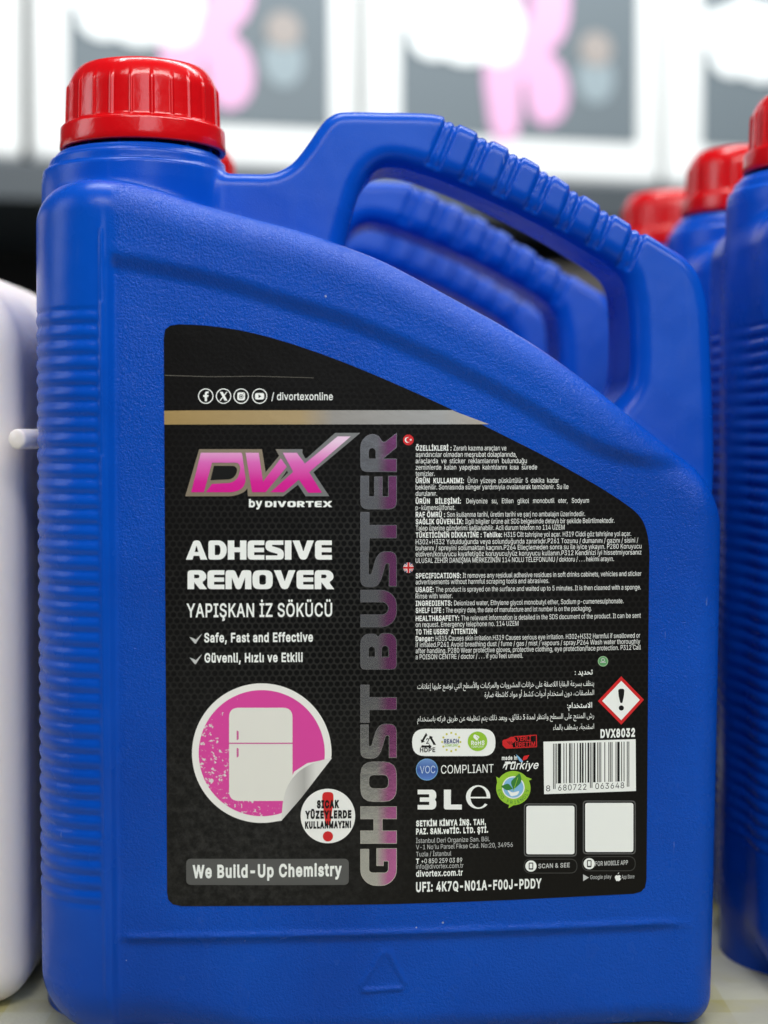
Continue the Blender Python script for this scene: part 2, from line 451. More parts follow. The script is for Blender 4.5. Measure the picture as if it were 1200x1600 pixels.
def fill(cons, step=None):
    """non-zero fill of closed contours -> 2-D vertices and triangles"""
    cons = [np.asarray(c, float) for c in cons if len(c) > 2]
    if step: cons = [densify(c, step) for c in cons]
    V = np.vstack(cons); E = []; k = 0
    for c in cons:
        n = len(c); E += [(k + i, k + (i + 1) % n) for i in range(n)]; k += n
    if step:
        lo, hi = V.min(0), V.max(0)
        if (hi - lo).max() > step * 1.5:
            gx, gz = np.meshgrid(np.arange(lo[0] + step / 2, hi[0], step), np.arange(lo[1] + step / 2, hi[1], step))
            G = np.stack([gx.ravel(), gz.ravel()], 1); V = np.vstack([V, G[winding(G, cons) != 0]])
    r = geometry.delaunay_2d_cdt([Vector(v) for v in V], E, [], 0, 1e-6)
    W = np.array([tuple(v) for v in r[0]]); T = np.array([t for t in r[2] if len(t) == 3], int)
    if not len(T): return W, T
    e1 = W[T[:, 1]] - W[T[:, 0]]; e2 = W[T[:, 2]] - W[T[:, 0]]
    T = T[np.abs(e1[:, 0] * e2[:, 1] - e1[:, 1] * e2[:, 0]) > 1e-9]
    keep = winding(W[T].mean(1), cons) != 0
    return W, T[keep]
def offset(con, w):
    c = np.asarray(con, float)
    keep = np.linalg.norm(c - np.roll(c, 1, 0), axis=1) > 1e-7; c = c[keep]
    p, n = np.roll(c, 1, 0), np.roll(c, -1, 0)
    d1 = c - p; d2 = n - c
    d1 /= np.linalg.norm(d1, axis=1)[:, None] + 1e-12; d2 /= np.linalg.norm(d2, axis=1)[:, None] + 1e-12
    n1 = np.stack([d1[:, 1], -d1[:, 0]], 1); n2 = np.stack([d2[:, 1], -d2[:, 0]], 1)
    m = n1 + n2; q = (m ** 2).sum(1)
    m = m * (2 / np.maximum(q, 0.9))[:, None]
    return c + m * w
def area2(c): return 0.5 * np.sum(c[:, 0] * np.roll(c[:, 1], -1) - np.roll(c[:, 0], -1) * c[:, 1])

def load_font():
    try:
        return bpy.data.fonts.load(os.path.join(bpy.utils.system_resource('DATAFILES'), 'fonts', 'Inter.woff2'))
    except Exception:
        return None
INTER = load_font()
_g = {}
_dg = bpy.context.evaluated_depsgraph_get()
def outlines(s, font):
    cu = bpy.data.curves.new('type', 'FONT'); cu.body = s; cu.size = 1.0
    if font: cu.font = font
    o = bpy.data.objects.new('type', cu); C.objects.link(o)
    bpy.context.view_layer.update()
    c = o.to_curve(bpy.context.evaluated_depsgraph_get()); res = []
    for sp in c.splines:
        bp = sp.bezier_points; n = len(bp); pts = []
        for i in range(n):
            a, b = bp[i], bp[(i + 1) % n]
            p0, p1, p2, p3 = (np.array(q[:2]) for q in (a.co, a.handle_right, b.handle_left, b.co))
            ch = p3 - p0; L = np.linalg.norm(ch)
            if L < 1e-6: continue
            dev = max(abs(ch[0] * (p1 - p0)[1] - ch[1] * (p1 - p0)[0]), abs(ch[0] * (p2 - p0)[1] - ch[1] * (p2 - p0)[0])) / L
            k = 1 if dev < 0.003 else (3 if L < 0.2 else 5)
            for t in np.arange(k) / k:
                pts.append((1 - t) ** 3 * p0 + 3 * t * (1 - t) ** 2 * p1 + 3 * t * t * (1 - t) * p2 + t ** 3 * p3)
        if len(pts) > 2: res.append(np.array(pts))
    o.to_curve_clear(); bpy.data.objects.remove(o); bpy.data.curves.remove(cu)
    return res
def glyph(ch, fk):
    key = (ch, fk)
    if key not in _g:
        font = INTER if fk == 'inter' else None
        bar = _g.setdefault(('bar', fk), min(c[:, 0].min() for c in outlines('|', font)))
        both = outlines(ch + '|', font)
        last = max(both, key=lambda c: c[:, 0].min())
        cap = _g.setdefault(('cap', fk), max(c[:, 1].max() for c in outlines('H', font)))
        k = CAP_H / cap
        _g[key] = ([c * k for c in both if c is not last], (last[:, 0].min() - bar) * k)
    return _g[key]
CAP_H = 0.727
def set_line(runs, fk='inter', track=0.0):
    """runs = [(text, weight)] -> contours in em units and the total width"""
    x = 0.0; out = []
    for s, w in runs:
        for ch in s:
            cs, adv = glyph(ch, fk) if ch != ' ' else ([], 0.26)
            if cs:
                sg = 1 if sum(area2(c) for c in cs) > 0 else -1
                for c in cs:
                    q = offset(c, w * sg) if w else c.copy()
                    q = q + np.array([x + w, 0]); out.append(q)
            x += adv + 2 * w + track
    return out, x

LG = 0.022          # gap between print layers, mm
class Print:
    def __init__(s, name): s.name = name; s.v = []; s.f = []; s.mi = []; s.mats = []; s.n = 0
    def raw(s, cons, m, layer, step=None):
        W, T = fill(cons, step)
        if not len(T): return
        if m not in s.mats: s.mats.append(m)
        y = panel_y(W[:, 0], W[:, 1]) - 0.10 - LG * layer
        # faces look towards -y
        a, b, c = W[T[:, 0]], W[T[:, 1]], W[T[:, 2]]
        ar = (b[:, 0] - a[:, 0]) * (c[:, 1] - a[:, 1]) - (c[:, 0] - a[:, 0]) * (b[:, 1] - a[:, 1])
        T = np.where((ar < 0)[:, None], T[:, ::-1], T)
        s.v.append(np.stack([W[:, 0], y, W[:, 1]], 1)); s.f.append(T + s.n); s.n += len(W)
        s.mi += [s.mats.index(m)] * len(T)
    def poly(s, cons, m, layer=1, step=5.0):
        if len(np.shape(cons[0])) == 1: cons = [cons]
        s.raw([art(c) for c in cons], m, layer, step)
    def text(s, runs, x0, x1, base, cap, m=None, layer=1, w=0.0, fk='inter', track=0.0, slant=0.0, base1=None):
        if isinstance(runs, str): runs = [(runs, w)]
        cs, tot = set_line(runs, fk, track)
        if not cs: return
        lo = min(c[:, 0].min() for c in cs); hi = max(c[:, 0].max() for c in cs)
        a = art((x0, base))[0]; b = art((x1, base if base1 is None else base1))[0]; t = art((x0, base - cap))[0]
        sx = (b[0] - a[0]) / (hi - lo); sz = (t[1] - a[1]) / CAP_H
        tilt = 0 if base1 is None else (b[1] - a[1]) / (b[0] - a[0])
        out = []
        for c in cs:
            xx = (c[:, 0] - lo + slant * c[:, 1]) * sx
            out.append(np.stack([a[0] + xx, a[1] + c[:, 1] * sz + tilt * xx], 1))
        # fill word by word to keep the triangulations small
        s.raw(out, m or INK, layer)
    def build(s, parent):
        V = np.vstack(s.v) * 0.001; Fc = np.vstack(s.f)
        me = quick_mesh(s.name, V, Fc, s.mats[0], False)
        for m in s.mats[1:]: me.materials.append(m)
        me.polygons.foreach_set('material_index', np.array(s.mi, np.int32)); me.update()
        o = bpy.data.objects.new(s.name, me); C.objects.link(o); o.parent = parent
        return o

def circ(cx, cy, r, n=48, a0=0, a1=360):
    t = np.radians(np.linspace(a0, a1, n, endpoint=(a1 - a0 != 360))); return np.stack([cx + r * np.cos(t), cy + r * np.sin(t)], 1)
def ring(cx, cy, r, w, n=48): return [circ(cx, cy, r, n), circ(cx, cy, r - w, n)[::-1]]
def rpoly(pts, k=5):
    """polygon with rounded corners, pts = (x, y) or (x, y, radius)"""
    out = []; n = len(pts)
    for i in range(n):
        p = np.array(pts[i][:2], float); r = pts[i][2] if len(pts[i]) > 2 else 0
        if not r: out.append(p); continue
        a = np.array(pts[i - 1][:2], float) - p; b = np.array(pts[(i + 1) % n][:2], float) - p
        la, lb = np.linalg.norm(a), np.linalg.norm(b); a /= la; b /= lb
        q = min(r, la * .5, lb * .5)
        for t in np.linspace(0, 1, k):
            out.append((1 - t) ** 2 * (p + a * q) + 2 * t * (1 - t) * p + t * t * (p + b * q))
    return np.array(out)
def rrect(x0, y0, x1, y1, r): return rpoly([(x0, y0, r), (x1, y0, r), (x1, y1, r), (x0, y1, r)], 7)
def rect(x0, y0, x1, y1): return np.array([(x0, y0), (x1, y0), (x1, y1), (x0, y1)], float)
def line(p, q, w):
    p = np.array(p, float); q = np.array(q, float); d = (q - p) / np.linalg.norm(q - p); n = np.array([-d[1], d[0]]) * w / 2
    return np.array([p + n, q + n, q - n, p - n])

# heavy square display letters on a unit-height cell, y up: list of contours (outer one way, counters the other)
def block(ch):
    V, H = 0.36, 0.25
    if ch == 'E': return [rpoly([(0, 1, .22), (.92, 1), (.92, .76), (.36, .76), (.36, .62), (.90, .62), (.90, .39), (.36, .39), (.36, .24), (.92, .24), (.92, 0), (0, 0, .22)])], .92
    if ch == 'D': return [rpoly([(0, 1, .16), (.74, 1, .36), (1.0, .72, .2), (1.0, .28, .2), (.74, 0, .36), (0, 0, .16)]), rpoly([(.35, .24), (.35, .76), (.60, .76, .12), (.66, .60, .1), (.66, .40, .1), (.60, .24, .12)])[::1]], 1.0
    if ch == 'A': return [rpoly([(0, 0), (.42, 1, .14), (.76, 1, .14), (1.17, 0), (.80, 0), (.73, .20), (.42, .20), (.36, 0)]), rpoly([(.48, .40), (.68, .40), (.60, .70, .06), (.56, .70, .06)])[::-1]], 1.17
    if ch == 'H': return [rpoly([(0, 1), (.36, 1), (.36, .64), (.67, .64), (.67, 1), (1.02, 1), (1.02, 0), (.67, 0), (.67, .39), (.36, .39), (.36, 0), (0, 0)])], 1.02
    if ch == 'S': return [rpoly([(.98, 1), (.98, .77), (.36, .77, .05), (.36, .70, .05), (.80, .585, .1), (1.0, .44, .18), (1.0, 0, .26), (.02, 0), (.02, .22), (.66, .22, .05), (.66, .30, .05), (.22, .42, .1), (.0, .55, .16), (0, 1, .26)])], 1.0
    if ch == 'I': return [rpoly([(0, 1), (.36, 1), (.36, 0), (0, 0)])], .36
    if ch == 'V': return [rpoly([(0, 1), (.38, 1), (.59, .42), (.80, 1), (1.17, 1), (.76, 0, .16), (.42, 0, .16)])], 1.17
    if ch == 'R': return [rpoly([(0, 1, .2), (.80, 1, .26), (1.02, .80, .16), (1.02, .52, .18), (.78, .37, .1), (1.06, 0), (.66, 0), (.36, .37, .02), (.36, 0), (0, 0)]), rpoly([(.36, .58), (.36, .77), (.60, .77, .08), (.66, .68, .06), (.60, .58, .08)])], 1.02
    if ch == 'M': return [rpoly([(0, 1, .16), (.50, 1, .1), (.70, .55), (.90, 1, .1), (1.40, 1, .16), (1.40, 0), (1.06, 0), (1.06, .62), (.82, 0, .1), (.58, 0, .1), (.34, .62), (.34, 0), (0, 0)])], 1.40
    if ch == 'O': return [rpoly([(0, 1, .36), (1.1, 1, .36), (1.1, 0, .36), (0, 0, .36)]), rpoly([(.37, .24, .14), (.37, .76, .14), (.73, .76, .14), (.73, .24, .14)])], 1.1
    if ch == 'G': return [rpoly([(1.0, 1), (1.0, .76), (.40, .76, .08), (.36, .68, .06), (.36, .30, .06), (.42, .24, .06), (.66, .24), (.66, .36), (.54, .36), (.54, .56), (1.02, .56), (1.02, 0), (.26, 0, .26), (0, .26, .2), (0, .74, .2), (.26, 1, .26)])], 1.02
    if ch == 'T': return [rpoly([(0, 1), (1.04, 1), (1.04, .75), (.70, .75), (.70, 0), (.35, 0), (.35, .75), (0, .75)])], 1.04
    if ch == 'B': return [rpoly([(0, 1, .14), (.84, 1, .24), (1.0, .86, .1), (1.0, .60, .1), (.93, .51), (1.02, .42, .1), (1.02, .14, .1), (.86, 0, .24), (0, 0, .14)]),
                          rpoly([(.36, .60), (.36, .77), (.60, .77, .06), (.65, .69, .04), (.60, .60, .06)]), rpoly([(.36, .23), (.36, .41), (.62, .41, .06), (.67, .32, .04), (.62, .23, .06)])], 1.02
    if ch == 'U': return [rpoly([(0, 1), (.36, 1), (.36, .34, .1), (.46, .24, .1), (.60, .24, .1), (.70, .34, .1), (.70, 1), (1.05, 1), (1.05, .26, .2), (.80, 0, .28), (.25, 0, .28), (0, .26, .2)])], 1.05
    if ch == 'X': return [rpoly([(0, 1), (.42, 1), (.62, .70), (.82, 1), (1.24, 1), (.84, .5), (1.26, 0), (.82, 0), (.61, .30), (.40, 0), (-.02, 0), (.39, .5)])], 1.24
    if ch == '3': return [rpoly([(0, 1), (.86, 1, .16), (1.0, .86, .1), (1.0, .60, .1), (.93, .5), (1.0, .40, .1), (1.0, .14, .1), (.86, 0, .16), (0, 0), (0, .23), (.62, .23), (.62, .39), (.12, .39), (.12, .61), (.62, .61), (.62, .77), (0, .77)])], 1.0
    if ch == 'L': return [rpoly([(0, 1), (.36, 1), (.36, .25), (.92, .25), (.92, 0), (0, 0, .12)])], .92
def orient(cs):
    """outer contour positive, counters negative"""
    out = []
    for i, c in enumerate(cs):
        a = area2(c); want = 1 if i == 0 else -1
        out.append(c if a * want > 0 else c[::-1])
    return out
def block_word(P_, word, x0, x1, ytop, ybase, m, layer=1, gap=.06, thin=1.0):
    tot = 0; items = []
    for ch in word:
        cs, w = block(ch); items.append((cs, tot)); tot += w + gap
    tot -= gap
    s = (x1 - x0) / tot; h = ybase - ytop
    for cs, ox in items:
        P_.poly([np.stack([x0 + (c[:, 0] + ox) * s, ybase - c[:, 1] * h], 1) for c in orient(cs)], m, layer)

# Arabic shaping to presentation forms, returned in visual order
AR = {'ا': (0xFE8D, 2), 'أ': (0xFE83, 2), 'إ': (0xFE87, 2), 'ئ': (0xFE89, 4), 'ب': (0xFE8F, 4), 'ة': (0xFE93, 2), 'ت': (0xFE95, 4), 'ث': (0xFE99, 4), 'ج': (0xFE9D, 4), 'ح': (0xFEA1, 4), 'خ': (0xFEA5, 4),
      'د': (0xFEA9, 2), 'ذ': (0xFEAB, 2), 'ر': (0xFEAD, 2), 'ز': (0xFEAF, 2), 'س': (0xFEB1, 4), 'ش': (0xFEB5, 4), 'ص': (0xFEB9, 4), 'ض': (0xFEBD, 4), 'ط': (0xFEC1, 4), 'ظ': (0xFEC5, 4),
      'ع': (0xFEC9, 4), 'غ': (0xFECD, 4), 'ف': (0xFED1, 4), 'ق': (0xFED5, 4), 'ك': (0xFED9, 4), 'ل': (0xFEDD, 4), 'م': (0xFEE1, 4), 'ن': (0xFEE5, 4), 'ه': (0xFEE9, 4), 'و': (0xFEED, 2), 'ى': (0xFEEF, 2),
      'ي': (0xFEF1, 4), 'ء': (0xFE80, 1), 'لا': (0xFEFB, 2), 'لأ': (0xFEF7, 2), 'لإ': (0xFEF9, 2)}
def arabic(t):
    tok = []; i = 0
    while i < len(t):
        if t[i:i + 2] in AR: tok.append(t[i:i + 2]); i += 2
        else: tok.append(t[i]); i += 1
    out = []
    for i, c in enumerate(tok):
        if c not in AR: out.append(c); continue
        base, nf = AR[c]
        prev = i > 0 and tok[i - 1] in AR and AR[tok[i - 1]][1] == 4
        nxt = nf == 4 and i + 1 < len(tok) and tok[i + 1] in AR and AR[tok[i + 1]][1] >= 2
        out.append(chr(base + (0 if nf == 1 else (3 if prev and nxt else 1 if prev else 2 if nxt else 0))))
    return ''.join(reversed(out))

def art_z(v, u=600): return float(art((u, v))[0][1])
def art_x(u, v=1000): return float(art((u, v))[0][0])
PINKRAMP = zramp('pink_print', [(0, (0.66, 0.0, 0.27)), (.22, (0.66, 0.01, 0.30)), (.6, (0.72, 0.14, 0.50)), (1, (0.85, 0.60, 0.80))], 'z', art_z(770, 420), art_z(690, 420), 0.4, 0.0)
FOIL = zramp('foil_letters', [(0, (0.42, 0.42, 0.44)), (.46, (0.43, 0.42, 0.44)), (.76, (0.46, 0.14, 0.36)), (1, (0.50, 0.14, 0.40))], 'x', art_x(563), art_x(620), 0.25, 0.9, 0.05)
STRIPE = zramp('foil_stripe', [(0, (0.66, 0.44, 0.17)), (.42, (0.62, 0.45, 0.24)), (.52, (0.46, 0.42, 0.38)), (.85, (0.50, 0.48, 0.46)), (1, (0.62, 0.52, 0.42))], 'x', art_x(256), art_x(764), 0.42, 0.8, 0.04)  # silver foil; the gold-to-silver ramp paints a warm reflection into its colour
LOGOFOIL = zramp('logo_foil', [(0, (0.36, 0.29, 0.21)), (.45, (0.36, 0.29, 0.21)), (.62, (0.26, 0.26, 0.26)), (1, (0.26, 0.26, 0.26))], 'x', art_x(290), art_x(560), 0.38, 0.5)

def worn_pink():
    m, nt, b = new_mat('worn_pink_print'); k = NT(nt); v, x, y, z = k.mm()
    cx, cz = art((409, 1176))[0]
    # wear spots thicken towards the lower left of the disc
    g = k.m('ADD', k.m('MULTIPLY', k.m('SUBTRACT', x, float(cx)), -0.0070), k.m('MULTIPLY', k.m('SUBTRACT', z, float(cz)), -0.0046))
    wear = k.step(k.m('ADD', k.noise(v, 0.85, 5.0, 0.65), g), 0.66, 0.70)
    nt.links.new(k.mix(wear, rgba(0.70, 0.055, 0.34), rgba(0.72, 0.69, 0.68)), b.inputs['Base Color'])
    b.inputs['Roughness'].default_value = 0.42
    return m
WORN = worn_pink()
def voc_ball():
    return zramp('blue_button_ink', [(0, (0.10, 0.22, 0.60)), (.5, (0.03, 0.09, 0.36)), (1, (0.16, 0.30, 0.62))], 'z', art_z(1219, 667), art_z(1185, 667), 0.4, 0.0)
BALL = voc_ball()
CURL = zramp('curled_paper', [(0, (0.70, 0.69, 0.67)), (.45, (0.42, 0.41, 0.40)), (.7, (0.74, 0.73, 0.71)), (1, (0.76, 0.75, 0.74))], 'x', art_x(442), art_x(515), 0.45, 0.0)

def build_label(root):
    # label film with its own thickness
    top = chaikin([(280, 506.5), (320, 508), (360, 513), (400, 521), (450, 535), (500, 552), (550, 571), (600, 592), (650, 614), (700, 637), (750, 662), (800, 687), (850, 712), (900, 740),
                   (940, 763), (980, 789), (1000, 806), (1010, 826), (1015, 856), (1014, 900)], 2)
    outline = np.vstack([[(256, 528), (258, 515), (266, 508.5)], top, [(1013, 1000), (1011.5, 1200), (1010, 1374), (1008, 1386), (1002, 1393), (990, 1396.5), (900, 1401), (800, 1406), (700, 1410), (600, 1413), (450, 1415),
                         (284, 1416), (270, 1413), (263, 1406), (261, 1394), (260, 1200), (258, 900)]])
    W, T = fill([art(outline)], 5.0)
    rim = densify(art(outline), 5.0)
    y0 = panel_y(W[:, 0], W[:, 1]); n = len(W)
    a, b, c = W[T[:, 0]], W[T[:, 1]], W[T[:, 2]]
    ar = (b[:, 0] - a[:, 0]) * (c[:, 1] - a[:, 1]) - (c[:, 0] - a[:, 0]) * (b[:, 1] - a[:, 1])
    T = np.where((ar < 0)[:, None], T[:, ::-1], T)
    front = np.stack([W[:, 0], y0 - 0.10, W[:, 1]], 1); back = np.stack([W[:, 0], y0 + 0.05, W[:, 1]], 1)
    nr = len(rim); ry = panel_y(rim[:, 0], rim[:, 1])
    r1 = np.stack([rim[:, 0], ry - 0.10, rim[:, 1]], 1); r2 = np.stack([rim[:, 0], ry + 0.05, rim[:, 1]], 1)
    V = np.vstack([front, back, r1, r2]) * 0.001
    i = np.arange(nr); j = (i + 1) % nr; o = 2 * n
    side = np.vstack([np.stack([o + i, o + j, o + nr + j], 1), np.stack([o + i, o + nr + j, o + nr + i], 1)])
    me = quick_mesh('label', V, np.vstack([T, T[:, ::-1] + n, side]), LABEL, False)
    lab = bpy.data.objects.new('label', me); C.objects.link(lab); lab.parent = root

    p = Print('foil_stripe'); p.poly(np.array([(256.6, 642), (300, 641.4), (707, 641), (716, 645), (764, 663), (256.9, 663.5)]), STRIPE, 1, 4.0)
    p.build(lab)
    p = Print('crease_line'); p.poly(np.vstack([[(257, 586)], [(330, 588.2), (400, 587.4), (490, 590), (490, 590.7), (400, 588.2), (330, 589.1), (257, 587)]]), CREASE, 1)
    p.build(lab)

    # social icons and handle
    p = Print('social_icons')
    for cx in (321.5, 349.3, 376.8, 405.6): p.poly(ring(cx, 619, 12, 1.5), INK)
    p.poly(rpoly([(320, 627), (320, 620.3), (317.5, 620.3), (317.5, 617.3), (320, 617.3), (320, 614.2, 2), (322, 611.6, 2), (326, 611.6), (326, 614.4), (324, 614.4, 1), (323.4, 615.4), (323.4, 617.3), (326, 617.3), (325.5, 620.3), (323.4, 620.3), (323.4, 627)]), INK)
    p.poly([np.array([(343.5, 612.4), (347.8, 612.4), (355.4, 626), (351, 626)]), np.array([(345.6, 613.6), (352, 624.8), (353.4, 624.8), (347, 613.6)])[::1][::-1]], INK)
    p.poly(line((354.6, 612.4), (350.2, 617.8), 1.5), INK); p.poly(line((348.6, 620), (343.8, 626), 1.5), INK)
    p.poly([rrect(370.8, 613, 382.8, 625.6, 3.4), circ(376.8, 619.6, 3.6, 24)[::-1]], INK); p.poly(ring(376.8, 619.6, 2.6, 1.0, 20), INK)
    p.poly(circ(380.4, 615.2, .8, 10), BLACKI, 2)
    p.poly([rrect(398.6, 614.2, 412.6, 624.4, 3), np.array([(403.8, 622), (408.4, 619.3), (403.8, 616.6)])], INK)
    p.build(lab)
    p = Print('web_handle_lettering')
    p.text('/ divortexonline', 424, 520, 625, 11.5, w=0.012); p.build(lab)

    # logo
    q = lambda pts: np.stack([280 + np.array(pts)[:, 0] / 4, 670 + np.array(pts)[:, 1] / 4], 1)
    rq = lambda pts: q(rpoly(pts))
    Dp = rq([(135, 150), (392, 150, 10), (418, 325, 30), (398, 372, 30), (345, 397, 40), (165, 397), (205, 345), (330, 338, 30), (370, 305, 30), (384, 240, 24), (368, 212, 16), (205, 212), (155, 397), (75, 397)])
    Vp = rq([(415, 150), (497, 150), (524, 330), (635, 185), (672, 238), (540, 397), (455, 397)])
    Xp = rq([(570, 397), (712, 270), (648, 150), (735, 150), (785, 218), (990, 48), (1072, 48), (812, 272), (892, 400), (806, 400), (748, 318), (655, 397)])
    gD = rq([(125, 128), (416, 128, 10), (442, 330, 30), (420, 390, 30), (345, 422, 40), (38, 422)])
    gV = rq([(405, 128), (517, 128), (540, 272), (640, 150), (690, 238), (560, 422), (430, 422)])
    gX = rq([(525, 422), (680, 275), (602, 128), (772, 128, 6), (768, 150, 10), (790, 190, 12), (975, 26), (1132, 26), (838, 272), (938, 422), (790, 422), (742, 350), (650, 422)])
    hole = rq([(217, 232), (345, 232, 20), (364, 250, 16), (355, 290, 20), (325, 316, 20), (195, 322, 4)])
    p = Print('brand_logo')
    p.poly([c if area2(c) > 0 else c[::-1] for c in (gD, gV, gX)], LOGOFOIL, 1)
    p.poly(hole, BLACKI, 2)
    for c in (Dp, Vp, Xp): p.poly(c, PINKRAMP, 3)
    p.text('by', 389, 410, 792, 11.5, w=0.05)
    block_word(p, 'DIVORTEX', 414, 519, 783, 792.5, INK, 1, .14)
    p.build(lab)

    p = Print('product_title')
    block_word(p, 'ADHESIVE', 290.5, 518.5, 844.5, 874.5, INK)
    block_word(p, 'REMOVER', 293, 521, 891, 920.5, INK)
    p.text('YAPIŞKAN İZ SÖKÜCÜ', 291.5, 519, 964, 20.5, w=0.022)
    p.build(lab)
    p = Print('claim_lines')
    for y in (997, 1029):
        p.poly(np.array([(296, y - 2), (303, y + 0.5), (306, y + 2.5), (316, y - 7.5), (306, y + 8.5), (304, y + 8)]), INKG)
    p.text('Safe, Fast and Effective', 319, 489, 1003, 13.5, w=0.038)
    p.text('Güvenli, Hızlı ve Etkili', 319.5, 473, 1034.5, 13.5, w=0.038)
    p.build(lab)

    # peeling sticker picture with a fridge
    p = Print('sticker_picture')
    cx, cy, r = 409, 1176.5, 109
    arc = circ(cx, cy, r, 90, 78, 362)           # from the lower curl round to its right end
    a0 = arc[0]; a1 = arc[-1]
    p.poly(np.vstack([arc, [(517, 1185), (452, 1265), (440, 1282)]]), mat('paper_white_ink', (0.84, 0.83, 0.80), 0.45), 1)
    inner = circ(cx, cy, 98.5, 90, 71, 366)
    p.poly(np.vstack([inner, [(480, 1192), (460, 1205), (446, 1232), (441, 1262)]]), WORN, 2)
    p.poly(rrect(358, 1105.5, 457, 1251, 15), mat('fridge_ink', (0.78, 0.77, 0.72), 0.45), 3)
    PK = mat('pink_line_ink', (0.62, 0.12, 0.34), 0.45)
    p.poly(rect(358, 1160, 457, 1162), PK, 4)
    for y in (1148.5, 1175.5): p.poly(rpoly([(369.8, y - 8, 1.5), (373, y - 6, 1), (373, y + 6, 1), (369.8, y + 8, 1.5)]), PK, 4)
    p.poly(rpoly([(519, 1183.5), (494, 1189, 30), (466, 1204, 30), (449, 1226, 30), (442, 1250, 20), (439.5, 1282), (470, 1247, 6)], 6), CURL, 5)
    p.build(lab)

    p = Print('warning_badge')
    p.poly(circ(512.3, 1274.5, 42.6, 64), mat('badge_white_ink', (0.88, 0.88, 0.86), 0.45), 6)
    p.poly(rpoly([(503.5, 1237, 8), (521, 1237, 8), (521, 1250), (516, 1289, 2), (508.5, 1289, 2), (503.5, 1250)]), REDI, 7)
    p.poly(circ(512.3, 1306.3, 8, 28), REDI, 7)
    p.text('SICAK', 495, 530, 1261.5, 10.5, BLACKI, 8, 0.085)
    p.text('YÜZEYLERDE', 476.5, 549, 1278, 10.5, BLACKI, 8, 0.085)
    p.text('KULLANMAYIN!', 476.5, 548.5, 1293.5, 9.5, BLACKI, 8, 0.08)
    p.build(lab)
    p = Print('slogan_plate')
    p.poly(rrect(291, 1341.5, 545, 1382.5, 8), GREYP, 1)
    p.text('We Build-Up Chemistry', 301, 534, 1371, 18.5, w=0.05, layer=2)
    p.build(lab)

    # big foil word running up the label
    p = Print('foil_lettering')
    Y = {0: ('G', 1325, 1384), 1: ('H', 1259.5, 1318), 2: ('O', 1189.5, 1252.5), 3: ('S', 1130.5, 1185), 4: ('T', 1069.5, 1129), 5: ('B', 989, 1046), 6: ('U', 921.5, 980), 7: ('S', 861.5, 917.5), 8: ('T', 800, 862), 9: ('E', 743.5, 796), 10: ('R', 678.5, 737.5)}
    for ch, ya, yb in Y.values():
        cs, w = block(ch); s = (yb - ya) / w
        cs = [np.stack([620 - c[:, 1] * 57, yb - c[:, 0] * s], 1) for c in orient(cs)]
        p.poly([c[::-1] for c in cs], FOILEDGE, 1)
        ins = []
        for c in cs:
            sg = 1 if area2(cs[0]) > 0 else -1
            ins.append(offset(c, -0.9 * sg))
        p.poly(ins, FOIL, 2)
    p.build(lab)

    # fine print
    B_, N_ = 0.036, 0.0
    p = Print('fine_print')
